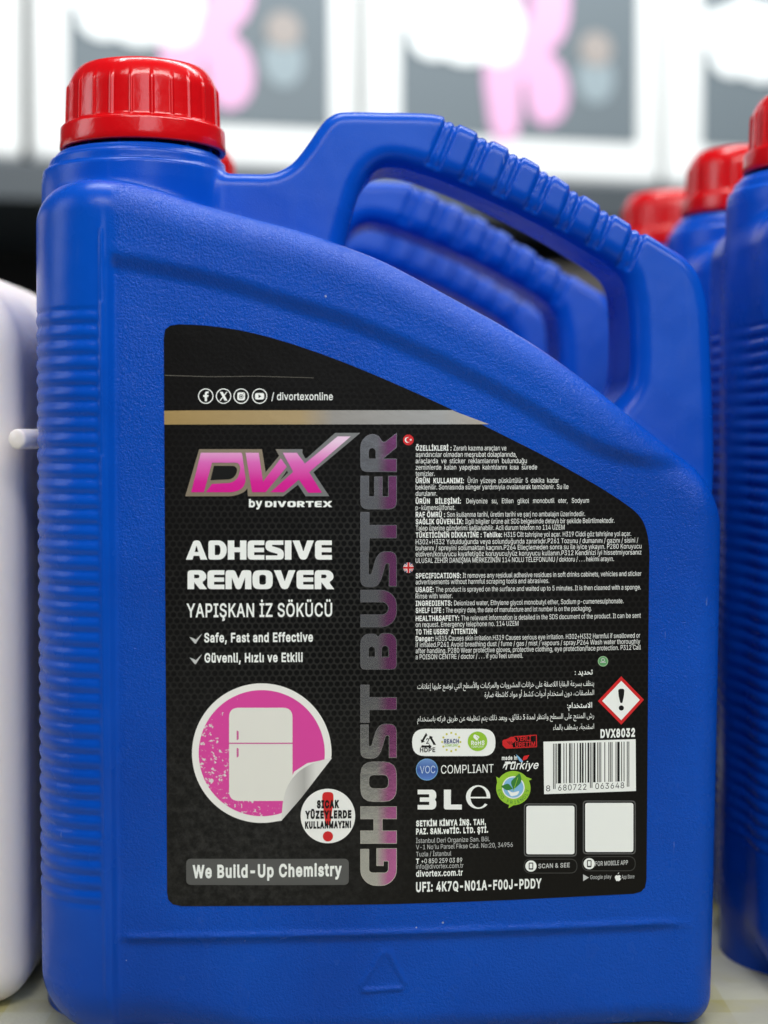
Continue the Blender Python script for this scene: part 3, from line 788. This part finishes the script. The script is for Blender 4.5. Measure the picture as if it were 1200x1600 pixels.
    rows = [
        ((('ÖZELLİKLERİ : ', B_), ('Zararlı kazıma araçları ve', N_)), 791, 704), ((('aşındırıcılar olmadan meşrubat dolaplarında,', N_),), 807, 714),
        ((('araçlarda  ve  sticker  reklamlarının  bulunduğu', N_),), 823, 724), ((('zeminlerde  kalan  yapışkan  kalıntılarını  kısa  sürede', N_),), 839, 734),
        ((('temizler.', N_),), 679, 744), ((('ÜRÜN  KULLANIMI:  ', B_), ('Ürün  yüzeye  püskürtülür  5  dakika  kadar', N_)), 873, 755),
        ((('beklenilir. Sonrasında sünger yardımıyla ovalanarak temizlenir. Su ile', N_),), 888, 765), ((('durulanır.', N_),), 683, 775),
        ((('ÜRÜN   BİLEŞİMİ:   ', B_), ('Deiyonize   su,   Etilen   glikol   monobutil   eter,   Sodyum', N_)), 920, 787), ((('p-kümensülfonat.', N_),), 711, 797),
        ((('RAF ÖMRÜ : ', B_), ('Son kullanma tarihi, üretim tarihi ve şarj no ambalajın üzerindedir.', N_)), 914, 808),
        ((('SAĞLIK GÜVENLİK: ', B_), ('İlgili bilgiler ürüne ait SDS belgesinde detaylı bir şekilde Belirtilmektedir.', N_)), 960, 819),
        ((('Talep üzerine gönderimi sağlanabilir. Acil durum telefon no 114 UZEM', N_),), 882, 829),
        ((('TÜKETİCİNİN DİKKATİNE : Tehlike: ', B_), ('H315 Cilt tahrişine yol açar. H319 Ciddi göz tahrişine yol açar.', N_)), 986, 840),
        ((('H302+H332 Yutulduğunda veya solunduğunda zararlıdır.P261 Tozunu / dumanını / gazını / sisini /', N_),), 997, 850.5),
        ((('buharını / spreyini solumaktan kaçının.P264 Elleçlemeden sonra su ile iyice yıkayın. P280 Koruyucu', N_),), 1002, 860),
        ((('eldiven/koruyucu kıyafet/göz koruyucu/yüz koruyucu kullanın.P312 Kendinizi iyi hissetmiyorsanız', N_),), 1002, 869.5),
        ((('ULUSAL ZEHİR DANIŞMA MERKEZİNİN 114 NOLU TELEFONUNU / doktoru / . . . hekimi arayın.', N_),), 959, 879.5),
        ((('SPECIFICATIONS: ', B_), ('It removes any residual adhesive residues in soft drinks cabinets, vehicles and sticker', N_)), 1002, 903.5),
        ((('advertisements without harmful scraping tools and abrasives.', N_),), 858, 913),
        ((('USAGE: ', B_), ('The product is sprayed on the surface and waited up to 5 minutes. It is then cleaned with a sponge.', N_)), 1001, 925), ((('Rinse with water.', N_),), 707, 935),
        ((('INGREDIENTS: ', B_), ('Deionized water, Ethylene glycol monobutyl ether, Sodium p-cumenesulphonate.', N_)), 974, 946.5),
        ((('SHELF LIFE : ', B_), ('The expiry date, the date of manufacture and lot number is on the packaging.', N_)), 924, 957.5),
        ((('HEALTH&SAFETY: ', B_), ('The relevant information is detailed in the SDS document of the product. It can be sent', N_)), 1001, 970),
        ((('on request. Emergency telephone no. 114 UZEM', N_),), 810, 979.5), ((("TO THE USERS' ATTENTION", B_),), 745, 991),
        ((('Danger: ', B_), ('H315 Causes skin irritation.H319 Causes serious eye irritation. H302+H332 Harmful if swallowed or', N_)), 1000, 1001.5),
        ((('if inhaled.P261 Avoid breathing dust / fume / gas / mist / vapours / spray.P264 Wash water thoroughly', N_),), 1000, 1011),
        ((('after handling. P280 Wear protective gloves, protective clothing, eye protection/face protection. P312 Call', N_),), 1001, 1020.5),
        ((('a POISON CENTRE / doctor / . . . if you feel unwell.', N_),), 817, 1030)]
    for runs, x1, base in rows:
        p.text(list(runs), 649.5, x1, base, 7.6)
    for t, x0, x1, base, wt in (('تحديد :', 898, 926, 1054, .02), ('ينظف بسرعة البقايا اللاصقة على خزانات المشروبات والمركبات والأسطح التي توضع عليها إعلانات', 652, 928, 1076, 0),
                                ('الملصقات، دون استخدام أدوات كشط أو مواد كاشطة ضارة', 757, 928, 1089, 0), ('الاستخدام:', 886, 925, 1106, .02),
                                ('رش المنتج على السطح وانتظر لمدة 5 دقائق، وبعد ذلك يتم تنظيفه عن طريق فركه باستخدام', 652, 928, 1127, 0), ('اسفنجة، يشطف بالماء', 864, 928, 1140, 0)):
        p.text(arabic(t), x0, x1, base, 8.0, w=wt, fk='builtin')
    p.build(lab)

    p = Print('flag_icon')
    p.poly(circ(638, 687.5, 8.3, 32), REDI, 1)
    p.poly([circ(636.6, 687.5, 4.3, 28)], INK, 2); p.poly([circ(637.8, 687.3, 3.5, 24)], REDI, 3)
    st = np.array([(641.8 + (2.2 if i % 2 == 0 else .9) * math.cos(R(36 * i + 180)), 687.4 + (2.2 if i % 2 == 0 else .9) * math.sin(R(36 * i + 180))) for i in range(10)]); p.poly(st, INK, 4)
    p.build(lab); p = Print('flag_icon')
    fx, fy = 638, 887
    p.poly(circ(fx, fy, 8.3, 32), NAVYI, 1)
    for a in (38, 142): 
        d = np.array([math.cos(R(a)), math.sin(R(a))]) * 8.2; p.poly(line((fx - d[0], fy - d[1]), (fx + d[0], fy + d[1]), 2.6), INK, 2 if a < 90 else 3); p.poly(line((fx - d[0], fy - d[1]), (fx + d[0], fy + d[1]), 1.0), REDI, 4 if a < 90 else 5)
    p.poly(rect(fx - 2.6, fy - 7.9, fx + 2.6, fy + 7.9), INK, 6); p.poly(rect(fx - 7.9, fy - 2.6, fx + 7.9, fy + 2.6), INK, 7)
    p.poly(rect(fx - 1.6, fy - 8.1, fx + 1.6, fy + 8.1), REDI, 8); p.poly(rect(fx - 8.1, fy - 1.6, fx + 8.1, fy + 1.6), REDI, 9)
    p.build(lab); p = Print('country_emblem')
    p.poly(circ(942, 1033, 8, 32), mat('leaf_ink', (0.10, 0.32, 0.12), 0.45), 1); p.poly(ring(942, 1033, 8, 1.0), mat('pale_leaf_ink', (0.35, 0.55, 0.33), 0.45), 2)
    p.poly(line((937.5, 1034.5), (946.5, 1034.5), 1.3), INKG, 2); p.poly(ring(942, 1031, 3, 1.1, 20), INKG, 2)
    p.build(lab)

    p = Print('hazard_diamond')
    p.poly(np.array([(970.5, 1056.5), (1006, 1093), (970.5, 1132), (934, 1095)]), REDI, 1)
    p.poly(np.array([(970.5, 1063.5), (999.5, 1093.3), (970.5, 1125), (940.7, 1094.8)]), INK, 2)
    p.poly(rpoly([(965.4, 1076, 4), (975.6, 1075.6, 4), (974.6, 1087), (972.2, 1098, 1.5), (969, 1098, 1.5), (966.6, 1088)]), BLACKI, 3)
    p.poly(circ(970.6, 1105.8, 4.0, 24), BLACKI, 3)
    p.build(lab)

    p = Print('barcode')
    p.text('DVX8032', 938, 992, 1152, 12, w=0.06, base1=1150)
    p.poly(np.array([(849, 1158.5), (993, 1154.5), (993.5, 1235.5), (850, 1240.5)]), INK, 1)
    Lc = '0001101 0011001 0010011 0111101 0100011 0110001 0101111 0111011 0110111 0001011'.split()
    Gc = [''.join('1' if c == '0' else '0' for c in s)[::-1] for s in Lc]; Rc = [''.join('1' if c == '0' else '0' for c in s) for s in Lc]
    num = '8680722063648'; par = 'LGLGGL'
    bits = '101' + ''.join((Lc if par[i] == 'L' else Gc)[int(num[i + 1])] for i in range(6)) + '01010' + ''.join(Rc[int(d)] for d in num[7:]) + '101'
    X0, X1 = 864, 983; mw = (X1 - X0) / 95; i = 0
    while i < 95:
        if bits[i] == '1':
            j = i
            while j < 95 and bits[j] == '1': j += 1
            xa, xb = X0 + i * mw, X0 + j * mw; xm = (xa + xb) / 2
            yt = 1162.0 - (xm - 849) / 144 * 4.0
            long = i < 3 or i > 91 or 45 <= i < 50
            yb = (1233 if long else 1224.5) - (xm - 849) / 144 * 4.6
            p.poly(np.array([(xa, yt), (xb, yt), (xb, yb), (xa, yb)]), BLACKI, 2)
            i = j
        else: i += 1
    p.text('8', 853, 859.5, 1236, 9, BLACKI, 2, base1=1235.8); p.text('680722', 872, 916, 1235, 9, BLACKI, 2, track=0.06, base1=1233.5); p.text('063648', 930, 975, 1232.5, 9, BLACKI, 2, track=0.06, base1=1231)
    p.build(lab)

    p = Print('compliance_badges')
    p.poly(rrect(644, 1138.5, 774, 1181, 20), INK, 1)
    for k3 in range(3):           # three folded arrows
        a = R(120 * k3); ca, sa = math.cos(a), math.sin(a)
        t = lambda pts: np.array([(668 + (x * ca - y * sa), 1158.5 + (x * sa + y * ca)) for x, y in pts])
        p.poly(t([(-8.5, 5.2), (-11, 9), (2, 9), (2, 11.2), (6.5, 7.4), (2, 3.6), (2, 5.8), (-6.5, 5.8)]), BLACKI, 2)
    p.text('2', 665.7, 670.4, 1161.5, 8, BLACKI, 3, 0.02); p.text('HDPE', 656, 680, 1174.8, 6.6, BLACKI, 2, 0.04)
    for q_ in range(12):
        a = R(30 * q_); p.poly(circ(705 + 14.2 * math.cos(a), 1159 + 14.2 * math.sin(a), 1.7, 10), YELI, 2)
    p.text('REACH', 693.5, 717, 1161, 6.2, NAVYI, 3, 0.05); p.text('COMPLIANT', 695, 716, 1166.2, 3.6, GREENI, 3, 0.02)
    p.poly(circ(746, 1158, 15.3, 40), GREENI, 2)
    p.poly(rpoly([(745, 1157), (738.5, 1151, 3), (741, 1146.5, 2), (750, 1151, 3)]), INK, 3); p.poly(line((744, 1150), (751, 1157), .8), GREENI, 4)
    p.text('RoHS', 736, 757, 1163.5, 6.2, INK, 3, 0.04); p.text('COMPLIANT', 736.5, 756, 1168, 3.2, INK, 3, 0.0)
    p.poly(circ(667, 1202, 17, 44), BALL, 1); p.poly(ring(667, 1202, 17, .8, 44), LBLUEI, 2)
    p.text('VOC', 656, 680, 1208, 11.5, mat('pale_blue_ink', (0.55, 0.66, 0.82), 0.45), 2)
    p.text('COMPLIANT', 689, 771, 1208.5, 13.2, INK, 1, 0.0)
    p.build(lab)

    p = Print('volume_mark')
    for ch, xa, xb in (('3', 652.5, 681.5), ('L', 693.5, 721.5)):
        cs, w = block(ch); p.poly([np.stack([xa + c[:, 0] * (xb - xa) / w, 1264.5 - c[:, 1] * 31], 1) for c in orient(cs)], INK)
    ex, ey = 747, 1245                                                   # the e mark
    t1 = np.radians(np.linspace(-4, 320, 40)); outer = np.stack([ex + 19 * np.cos(-t1), ey + 18.5 * np.sin(-t1)], 1)
    t2 = np.radians(np.linspace(322, 0, 40)); inn = np.stack([ex + 0.6 + 12.6 * np.cos(-t2), ey + 16.2 * np.sin(-t2)], 1)
    p.poly(np.vstack([outer, inn]), INK); p.poly(rect(ex - 12.5, ey - .4, ex + 19, ey + 2.0), INK, 2)
    p.build(lab)

    p = Print('origin_badges')
    box = rpoly([(803, 1150), (838.5, 1147.5, 1), (839, 1167, 1), (790, 1169.5, 1)])
    p.poly([box, offset(box, -1.3 if area2(box) > 0 else 1.3)[::-1]], REDI)
    p.poly(rpoly([(785, 1156, 2), (793, 1154, 3), (799, 1150, 3), (804, 1152, 2), (806, 1157), (800, 1162), (802, 1168.5), (790, 1169, 2), (785, 1164, 1)]), REDI, 2)
    for k4 in range(3): p.poly(line((792 + 3 * k4, 1158), (797 + 3 * k4, 1163), .8), BLACKI, 3)
    p.text('YERLİ', 807, 829.5, 1157.5, 6.8, REDI, 2, 0.03, base1=1156.5); p.text('ÜRETİM', 805, 836, 1166.5, 6.8, REDI, 2, 0.03, base1=1165.2)
    p.text('made in', 784, 808, 1187, 6, w=0.04)
    p.text('Türkiye', 786, 840, 1202, 12, w=0.015, slant=0.28)
    p.poly(rpoly([(785, 1201), (788, 1192, 3), (806, 1190, 2), (806, 1192), (791, 1194, 3)]), INK, 2)
    p.poly(rpoly([(806, 1178), (811, 1182, 2), (818, 1190, 2), (812, 1190, 2)]), LBLUEI, 2); p.poly(rpoly([(816, 1188), (818, 1181, 2), (827, 1179, 1), (823, 1186, 2)]), REDI, 2)
    p.build(lab)

    p = Print('ecology_badge')
    cx, cy = 802, 1231
    p.poly(circ(cx, cy, 26.8, 56), GREENI, 1)
    for a in (-35, 95, 205):
        d = np.array([math.cos(R(a)), math.sin(R(a))]); n_ = np.array([-d[1], d[0]]); c0 = np.array([cx, cy])
        p.poly(np.array([c0 + d * 24 + n_ * 4, c0 + d * 32 + n_ * 5, c0 + d * 25 - n_ * 5]), GREENI, 2)
    p.poly(circ(cx, cy - 1, 17.6, 44), INK, 3); p.poly(circ(cx, cy - 1, 15.8, 44), LBLUEI, 4)
    p.poly(rpoly([(cx - 10, cy + 2, 3), (cx - 2, cy + 7, 3), (cx + 10, cy + 4, 3), (cx + 6, cy + 11, 3), (cx - 4, cy + 13, 3)]), INK, 5)
    p.poly(rpoly([(cx, cy + 2), (cx - 5, cy - 10, 5), (cx + 10, cy - 24, 3), (cx + 14, cy - 10, 8)]), DKGREEN, 6)
    p.poly(rpoly([(cx - 1, cy + 1), (cx - 8, cy - 8, 4), (cx - 20, cy - 3, 2), (cx - 10, cy + 4, 4)]), DKGREEN, 6)
    p.poly(line((cx, cy + 4), (cx + 7, cy - 17), .9), GREENI, 7)
    for i, ch in enumerate('ECO FRIENDLY'):
        if ch == ' ': continue
        a = R(170 - i * 14.5); x, y = cx + 22.3 * math.cos(a), cy + 22.3 * math.sin(a)
        cs, _a = glyph(ch, 'inter'); m_ = np.vstack(cs); w_ = (m_[:, 0].min() + m_[:, 0].max()) / 2
        rot = a - math.pi / 2; c_, s_ = math.cos(rot), math.sin(rot)
        p.poly([np.stack([x + ((c[:, 0] - w_) * c_ + (c[:, 1] - .36) * s_) * 7, y + ((c[:, 0] - w_) * s_ - (c[:, 1] - .36) * c_) * 7], 1) for c in cs], DKGREEN, 3, None)
    p.build(lab)

    p = Print('address_lines')
    p.text('SETKİM KİMYA İNŞ. TAH.', 650, 759, 1290.5, 8.2, w=0.065); p.text('PAZ. SAN.veTİC. LTD. ŞTİ.', 650, 762.5, 1303, 8.2, w=0.065)
    for t, x1, b in (('İstanbul Deri Organize San. Böl.', 765, 1317), ("V-1 No'lu Parsel Fikse Cad. No:20, 34956", 801, 1327), ('Tuzla / İstanbul', 705, 1338), ('info@divortex.com.tr', 724, 1357.5)):
        p.text(t, 650, x1, b, 7.2, INKG, w=0.0)
    p.text([('T ', 0.05), ('+0 850 259 03 89', 0.0)], 650, 722, 1349, 7.2)
    p.text('divortex.com.tr', 650, 723, 1369.5, 9.2, w=0.035)
    p.text('UFI: 4K7Q-N01A-F00J-PDDY', 650, 846, 1393, 14, w=0.045)
    p.build(lab)

    for x0, y0, x1, y1 in ((818.5, 1255, 901, 1338), (910.5, 1250.5, 993, 1334.5)):
        p = Print('code_tile')
        p.poly(rrect(x0, y0, x1, y1, 6), mat('tile_rim_ink', (0.10, 0.10, 0.10), 0.45), 1); p.poly(rrect(x0 + 1.6, y0 + 1.6, x1 - 1.6, y1 - 1.6, 5), BLACKI, 2); p.poly(rrect(x0 + 3.6, y0 + 3.6, x1 - 3.6, y1 - 3.6, 4), INK, 3)
        p.build(lab)
    p = Print('app_badges')
    for x0, y0, x1, y1, s, ts in ((818, 1341.5, 902, 1364.5, 'SCAN & SEE', 841), (909, 1337.5, 993, 1361, 'FOR MOBILE APP', 930)):
        o_ = rrect(x0, y0, x1, y1, 11.5); i_ = rrect(x0 + 1.2, y0 + 1.2, x1 - 1.2, y1 - 1.2, 10.3)[::-1]
        p.poly([o_, i_], DGREY, 1); p.poly(circ(x0 + 11.5, (y0 + y1) / 2, 8.8, 32), INK, 1)
        p.poly(rrect(x0 + 8, (y0 + y1) / 2 - 5.5, x0 + 15, (y0 + y1) / 2 + 5.5, 1.5), BLACKI, 2); p.poly(rect(x0 + 9.3, (y0 + y1) / 2 - 4, x0 + 13.7, (y0 + y1) / 2 + 3.4), INK, 3)
        p.text(s, ts, x1 - 12, (y0 + y1) / 2 + 3.4, 6.8, INKG, 1, 0.02)
    p.poly(np.array([(911, 1366), (920, 1371), (911, 1376.5)]), INKG, 1)
    p.text('Google play', 922, 955, 1373.5, 6, INKG)
    ax, ay = 965, 1371
    p.poly(rpoly([(ax - 5, ay - 1, 3), (ax - 2, ay - 4, 2), (ax, ay - 3), (ax + 3, ay - 4, 2), (ax + 5, ay - 2), (ax + 3.6, ay), (ax + 5, ay + 2.6), (ax + 2, ay + 6, 2), (ax, ay + 5), (ax - 2, ay + 6, 2)]), INK, 1)
    p.poly(rpoly([(ax, ay - 4.6), (ax + .4, ay - 7, 1), (ax + 2.6, ay - 8)]), INK, 1)
    p.text('App Store', 971, 991, 1373, 6, INKG)
    p.build(lab)
    return lab

# ------------------------------------------------------------------ the cans
def make_can(name, label, loc, rz):
    root = thing(name, label, 'jerrycan', loc, rz, 'blue jerrycans with red caps')
    for nm, me, off in (('body', body_me, (0, 0, 0)), ('cap', cap_me, (CAPX * .001, 0, 0))):
        o = bpy.data.objects.new(nm, me); C.objects.link(o); o.parent = root; o.location = off
        if nm == 'cap':
            t = bpy.data.objects.new('tamper_band', band_me); C.objects.link(t); t.parent = o
            o.rotation_euler = (0, 0, 0.06)
    build_label(root)
    return root
def dup(root, label, loc, rz, capturn):
    r = root.copy(); C.objects.link(r); r.location = loc; r.rotation_euler = (0, 0, rz); r['label'] = label
    for ch in list(root.children):
        c = ch.copy(); C.objects.link(c); c.parent = r
        if ch.name.startswith('cap'): c.rotation_euler = (0, 0, capturn)
        for g in list(ch.children):
            d = g.copy(); C.objects.link(d); d.parent = c
    return r
front = make_can('jerrycan', 'blue jerrycan in sharp focus at the front, black label facing the camera, red screw cap', (0, 0, 0), R(4.5))
dup(front, 'blurred blue jerrycan directly behind the front one, its grip seen through the front handle', (-0.0065, 0.110, 0), R(4.0), 0.3)
dup(front, 'blurred blue jerrycan third from the front, its ribbed grip lowest in the handle opening', (-0.0125, 0.216, 0), R(4.5), 0.5)
dup(front, 'dark blue ribbed jerrycan cut off by the right edge of the photo', (0.1975, 0.030, 0), R(3.5), 0.2)
dup(front, 'blurred jerrycan second in the right row, its whole red cap showing above the front handle', (0.1965, 0.119, 0), R(4.0), 0.4)
dup(front, 'blurred jerrycan third in the right row, only its small red cap showing', (0.1885, 0.214, 0), R(4.5), 0.1)

# ------------------------------------------------------------------ white jug on the left
def jug_sd(x, y, z):
    dx = np.abs(x) - 62 + 11; dy = np.abs(y) - 55 + 11
    plan = np.sqrt(np.maximum(dx, 0) ** 2 + np.maximum(dy, 0) ** 2) + np.minimum(np.maximum(dx, dy), 0) - 11
    plan = plan + 0.018 * np.maximum(z - 120, 0)
    b = rmax(plan, z - 207 + 0.10 * np.abs(x), 26.0); b = rmax(b, -3 - z, 11.0)
    rr = np.hypot(x + 20, y)
    n = rmax(rr - 19, z - 223, 2.0)
    return smin(b, n, 8.0)
JP, JF = surface_nets(jug_sd, (-66, -60, -6), (66, 60, 228), 2.0)
def jug_mat():
    m, nt, b = new_mat('white_jug_plastic'); k = NT(nt); v, x, y, z = k.mm()
    b.inputs['Base Color'].default_value = rgba(0.88, 0.81, 0.78); b.inputs['Roughness'].default_value = 0.35
    b.inputs['Subsurface Weight'].default_value = 0.25; b.inputs['Subsurface Radius'].default_value = (0.012, 0.009, 0.007)
    nt.links.new(k.bump(k.noise(v, 0.08, 3.0), 0.3, 0.001), b.inputs['Normal'])
    return m
JUGM = jug_mat()
jug = thing('white_jug', 'white plastic jug at the left edge, beside the ribbed corner of the front jerrycan', 'jug', (-0.1575, 0.031, 0), R(0))
o = bpy.data.objects.new('body', quick_mesh('jug_body', JP * .001, JF, JUGM)); C.objects.link(o); o.parent = jug
pv, pf = lathe([(0.01, 0, 0), (2.2, 0, 0), (2.6, 0.4, 0), (2.7, 0.9, 0), (2.6, 24, 0)], 32)
o = mesh_obj('side_peg', np.stack([pv[:, 0], pv[:, 2], pv[:, 1]], 1) * .001, pf, JUGM, jug); o.location = (0.0630, -0.060, 0.153); o.rotation_euler = (0, 0, R(-20))
wv, wf = lathe([(0.01, 240, 0), (17, 240, 0), (18.5, 239, 0), (20, 237.5, 0), (20.6, 223, 0), (21.5, 220, 0), (21.5, 217, 0)], 64)
o = mesh_obj('cap', wv * .001, wf[:, ::-1], JUGM, jug); o.location = (-0.020, 0, 0)

# ------------------------------------------------------------------ the table they stand on
def table_mat():
    m, nt, b = new_mat('checked_table_cloth'); k = NT(nt); v, x, y, z = k.mm()
    def stripes(c, per, w): return k.m('LESS_THAN', k.m('FLOORED_MODULO', c, per), w)
    s = k.m('ADD', stripes(x, 22, 9), stripes(y, 22, 9))
    col = k.mix(k.m('MULTIPLY', s, 0.5), rgba(0.54, 0.54, 0.41), rgba(0.44, 0.40, 0.17))
    col = k.mix(k.step(k.noise(v, 0.05, 4.0), 0.35, 0.7), col, rgba(0.47, 0.46, 0.38))
    nt.links.new(col, b.inputs['Base Color']); b.inputs['Roughness'].default_value = 0.55
    nt.links.new(k.bump(k.noise(v, 0.9, 3.0), 0.2, 0.001), b.inputs['Normal'])
    return m
def box(name, x0, x1, y0, y1, z0, z1, m, parent=None, bev=0.0):
    import bmesh
    bm = bmesh.new(); bmesh.ops.create_cube(bm, size=1)
    for v in bm.verts: v.co = ((v.co.x + .5) * (x1 - x0) + x0, (v.co.y + .5) * (y1 - y0) + y0, (v.co.z + .5) * (z1 - z0) + z0)
    if bev: bmesh.ops.bevel(bm, geom=bm.edges[:], offset=bev, segments=3, profile=.5, affect='EDGES')
    me = bpy.data.meshes.new(name); bm.to_mesh(me); bm.free(); me.materials.append(m)
    o = bpy.data.objects.new(name, me); C.objects.link(o)
    if parent: o.parent = parent
    return o
t = box('table_top', -0.75, 0.75, -0.30, 0.42, -0.033, -0.003, table_mat(), None, 0.003); structure(t)

# ------------------------------------------------------------------ rear display rack with white cartons
SHY = R(13.0)
rackx = thing('display_rack', 'dark steel display rack behind the jerrycans carrying white cartons', 'rack', (-0.311, 0.780, 0), SHY)
STEEL = mat('dark_steel', (0.06, 0.072, 0.082), 0.5); BLACKB = mat('black_board', (0.006, 0.006, 0.007), 0.6)
box('shelf_board', -0.45, 1.15, -0.012, 0.34, 0.342, 0.374, STEEL, rackx, 0.002)
box('back_board', -0.45, 1.15, 0.345, 0.36, 0.0, 0.86, BLACKB, rackx)
box('shelf_board', -0.45, 1.15, 0.0, 0.34, 0.0, 0.03, STEEL, rackx, 0.002)
for xx in (-0.47, 1.15): box('upright', xx, xx + 0.02, -0.012, 0.36, 0.0, 0.86, STEEL, rackx)

CARD = mat('white_carton_board', (0.82, 0.83, 0.82), 0.5); SLATE = mat('slate_print', (0.135, 0.165, 0.185), 0.5)
CPINK = mat('pale_pink_print', (0.74, 0.40, 0.62), 0.5); CTAN = mat('tan_print', (0.34, 0.30, 0.28), 0.5); CICE = mat('ice_blue_print', (0.27, 0.33, 0.36), 0.5); CWHITE = mat('white_print', (0.85, 0.88, 0.88), 0.5)
def flat(name, cons, y, m, parent):
    W, T = fill(cons)
    a, b, c = W[T[:, 0]], W[T[:, 1]], W[T[:, 2]]
    ar = (b[:, 0] - a[:, 0]) * (c[:, 1] - a[:, 1]) - (c[:, 0] - a[:, 0]) * (b[:, 1] - a[:, 1])
    T = np.where((ar < 0)[:, None], T[:, ::-1], T)
    return mesh_obj(name, np.stack([W[:, 0], np.full(len(W), y), W[:, 1]], 1), T, m, parent, None, False)
def make_carton(label, x, w):
    """origin at the carton's lower left front corner, on the shelf"""
    r = thing('carton', label, 'carton', (0, 0, 0), 0, 'white cartons on the rear shelf')
    box('body', 0.003, w - 0.003, 0.0, 0.24, 0.0, 0.34, CARD, r, 0.010)
    lb = flat('front_label', [rrect(0.034, 0.038, 0.250, 0.315, 0.004)], -0.0006, SLATE, r)
    px = lambda u, v: (0.034 + (u - 640) / 380 * 0.216, 0.038 + (225 - v) * 0.000575)
    K = [np.array([px(*q) for q in chaikin([(768, -200), (828, -200), (830, 60), (845, 40), (850, -60), (880, -90), (905, -60), (908, 40), (895, 75), (870, 95), (895, 110), (908, 150), (900, 190), (868, 208), (842, 190), (835, 130), (828, 140), (829, 232), (768, 232)], 2, True)])]
    flat('letter_graphic', K, -0.0012, CPINK, lb)
    cl = []
    for (cx, cy, rx, ry) in ((670, 45, 34, 36), (715, 30, 40, 40), (765, 40, 40, 44), (805, 55, 26, 38), (690, 85, 36, 30), (740, 90, 44, 30), (790, 90, 34, 28)):
        c = circ(0, 0, 1, 28); cl.append(np.array([px(cx + a * rx, cy + b * ry) for a, b in c]))
    flat('white_lettering_patch', cl, -0.0018, CWHITE, lb)
    flat('product_picture', [np.array([px(950 + 30 * a, 130 + 38 * b) for a, b in circ(0, 0, 1, 28)])], -0.0012, CICE, lb)
    flat('picture_top', [np.array([px(950 + 26 * a, 85 + 26 * b) for a, b in circ(0, 0, 1, 28)])], -0.0018, CTAN, lb)
    return r
WC = 0.277
def place_carton(r, i):
    u = 0.025 + i * WC
    r.location = (-0.311 + u * math.cos(SHY), 0.780 + u * math.sin(SHY), 0.374); r.rotation_euler = (0, 0, SHY)
names = ['white carton whose slate label shows behind the front red cap', 'white carton with its pink letter right above the front handle ridges', 'white carton at the upper right edge of the photo', 'white carton cut off by the upper left edge of the photo']
first = make_carton(names[0], 0, WC); place_carton(first, 0)
def dup_carton(i, label):
    r = first.copy(); C.objects.link(r); r['label'] = label; place_carton(r, i)
    for ch in list(first.children):
        c = ch.copy(); C.objects.link(c); c.parent = r
        for g in list(ch.children):
            d = g.copy(); C.objects.link(d); d.parent = c
dup_carton(1, names[1]); dup_carton(2, names[2]); dup_carton(-1, names[3])

# goods on the lower board of the rack, glimpsed through the handle opening
KRAFT = mat('grey_kraft_board', (0.30, 0.27, 0.24), 0.6)
def on_rack(o, u, v, z): o.location = (-0.311 + u * math.cos(SHY) - v * math.sin(SHY), 0.780 + u * math.sin(SHY) + v * math.cos(SHY), z); o.rotation_euler = (0, 0, SHY)
kb = thing('kraft_box', 'dim grey brown box on the low rear shelf, glimpsed through the handle opening', 'box')
box('body', 0, 0.27, 0, 0.18, 0, 0.285, KRAFT, kb, 0.003); box('sealing_tape', 0.11, 0.16, -0.0006, 0.0, 0.003, 0.283, mat('packing_tape', (0.36, 0.30, 0.22), 0.3), kb)
on_rack(kb, 0.300, 0.10, 0.03)
tb = thing('white_tub', 'small white tub on the low rear shelf, a pale blur through the handle opening', 'tub')
qv, qf = lathe([(0.01, 0, 0), (26, 0, 0), (28, 2, 0), (31, 190, 0), (31, 196, 0)], 48)
o = bpy.data.objects.new('body', quick_mesh('tub_body', qv * .001, qf, JUGM)); C.objects.link(o); o.parent = tb
qv, qf = lathe([(33, 188, 0), (33.5, 190, 0), (33.5, 199, 0), (32, 201, 0), (0.01, 201, 0)], 48)
o = bpy.data.objects.new('lid', quick_mesh('tub_lid', qv * .001, qf, JUGM)); C.objects.link(o); o.parent = tb
on_rack(tb, 0.478, 0.045, 0.03)
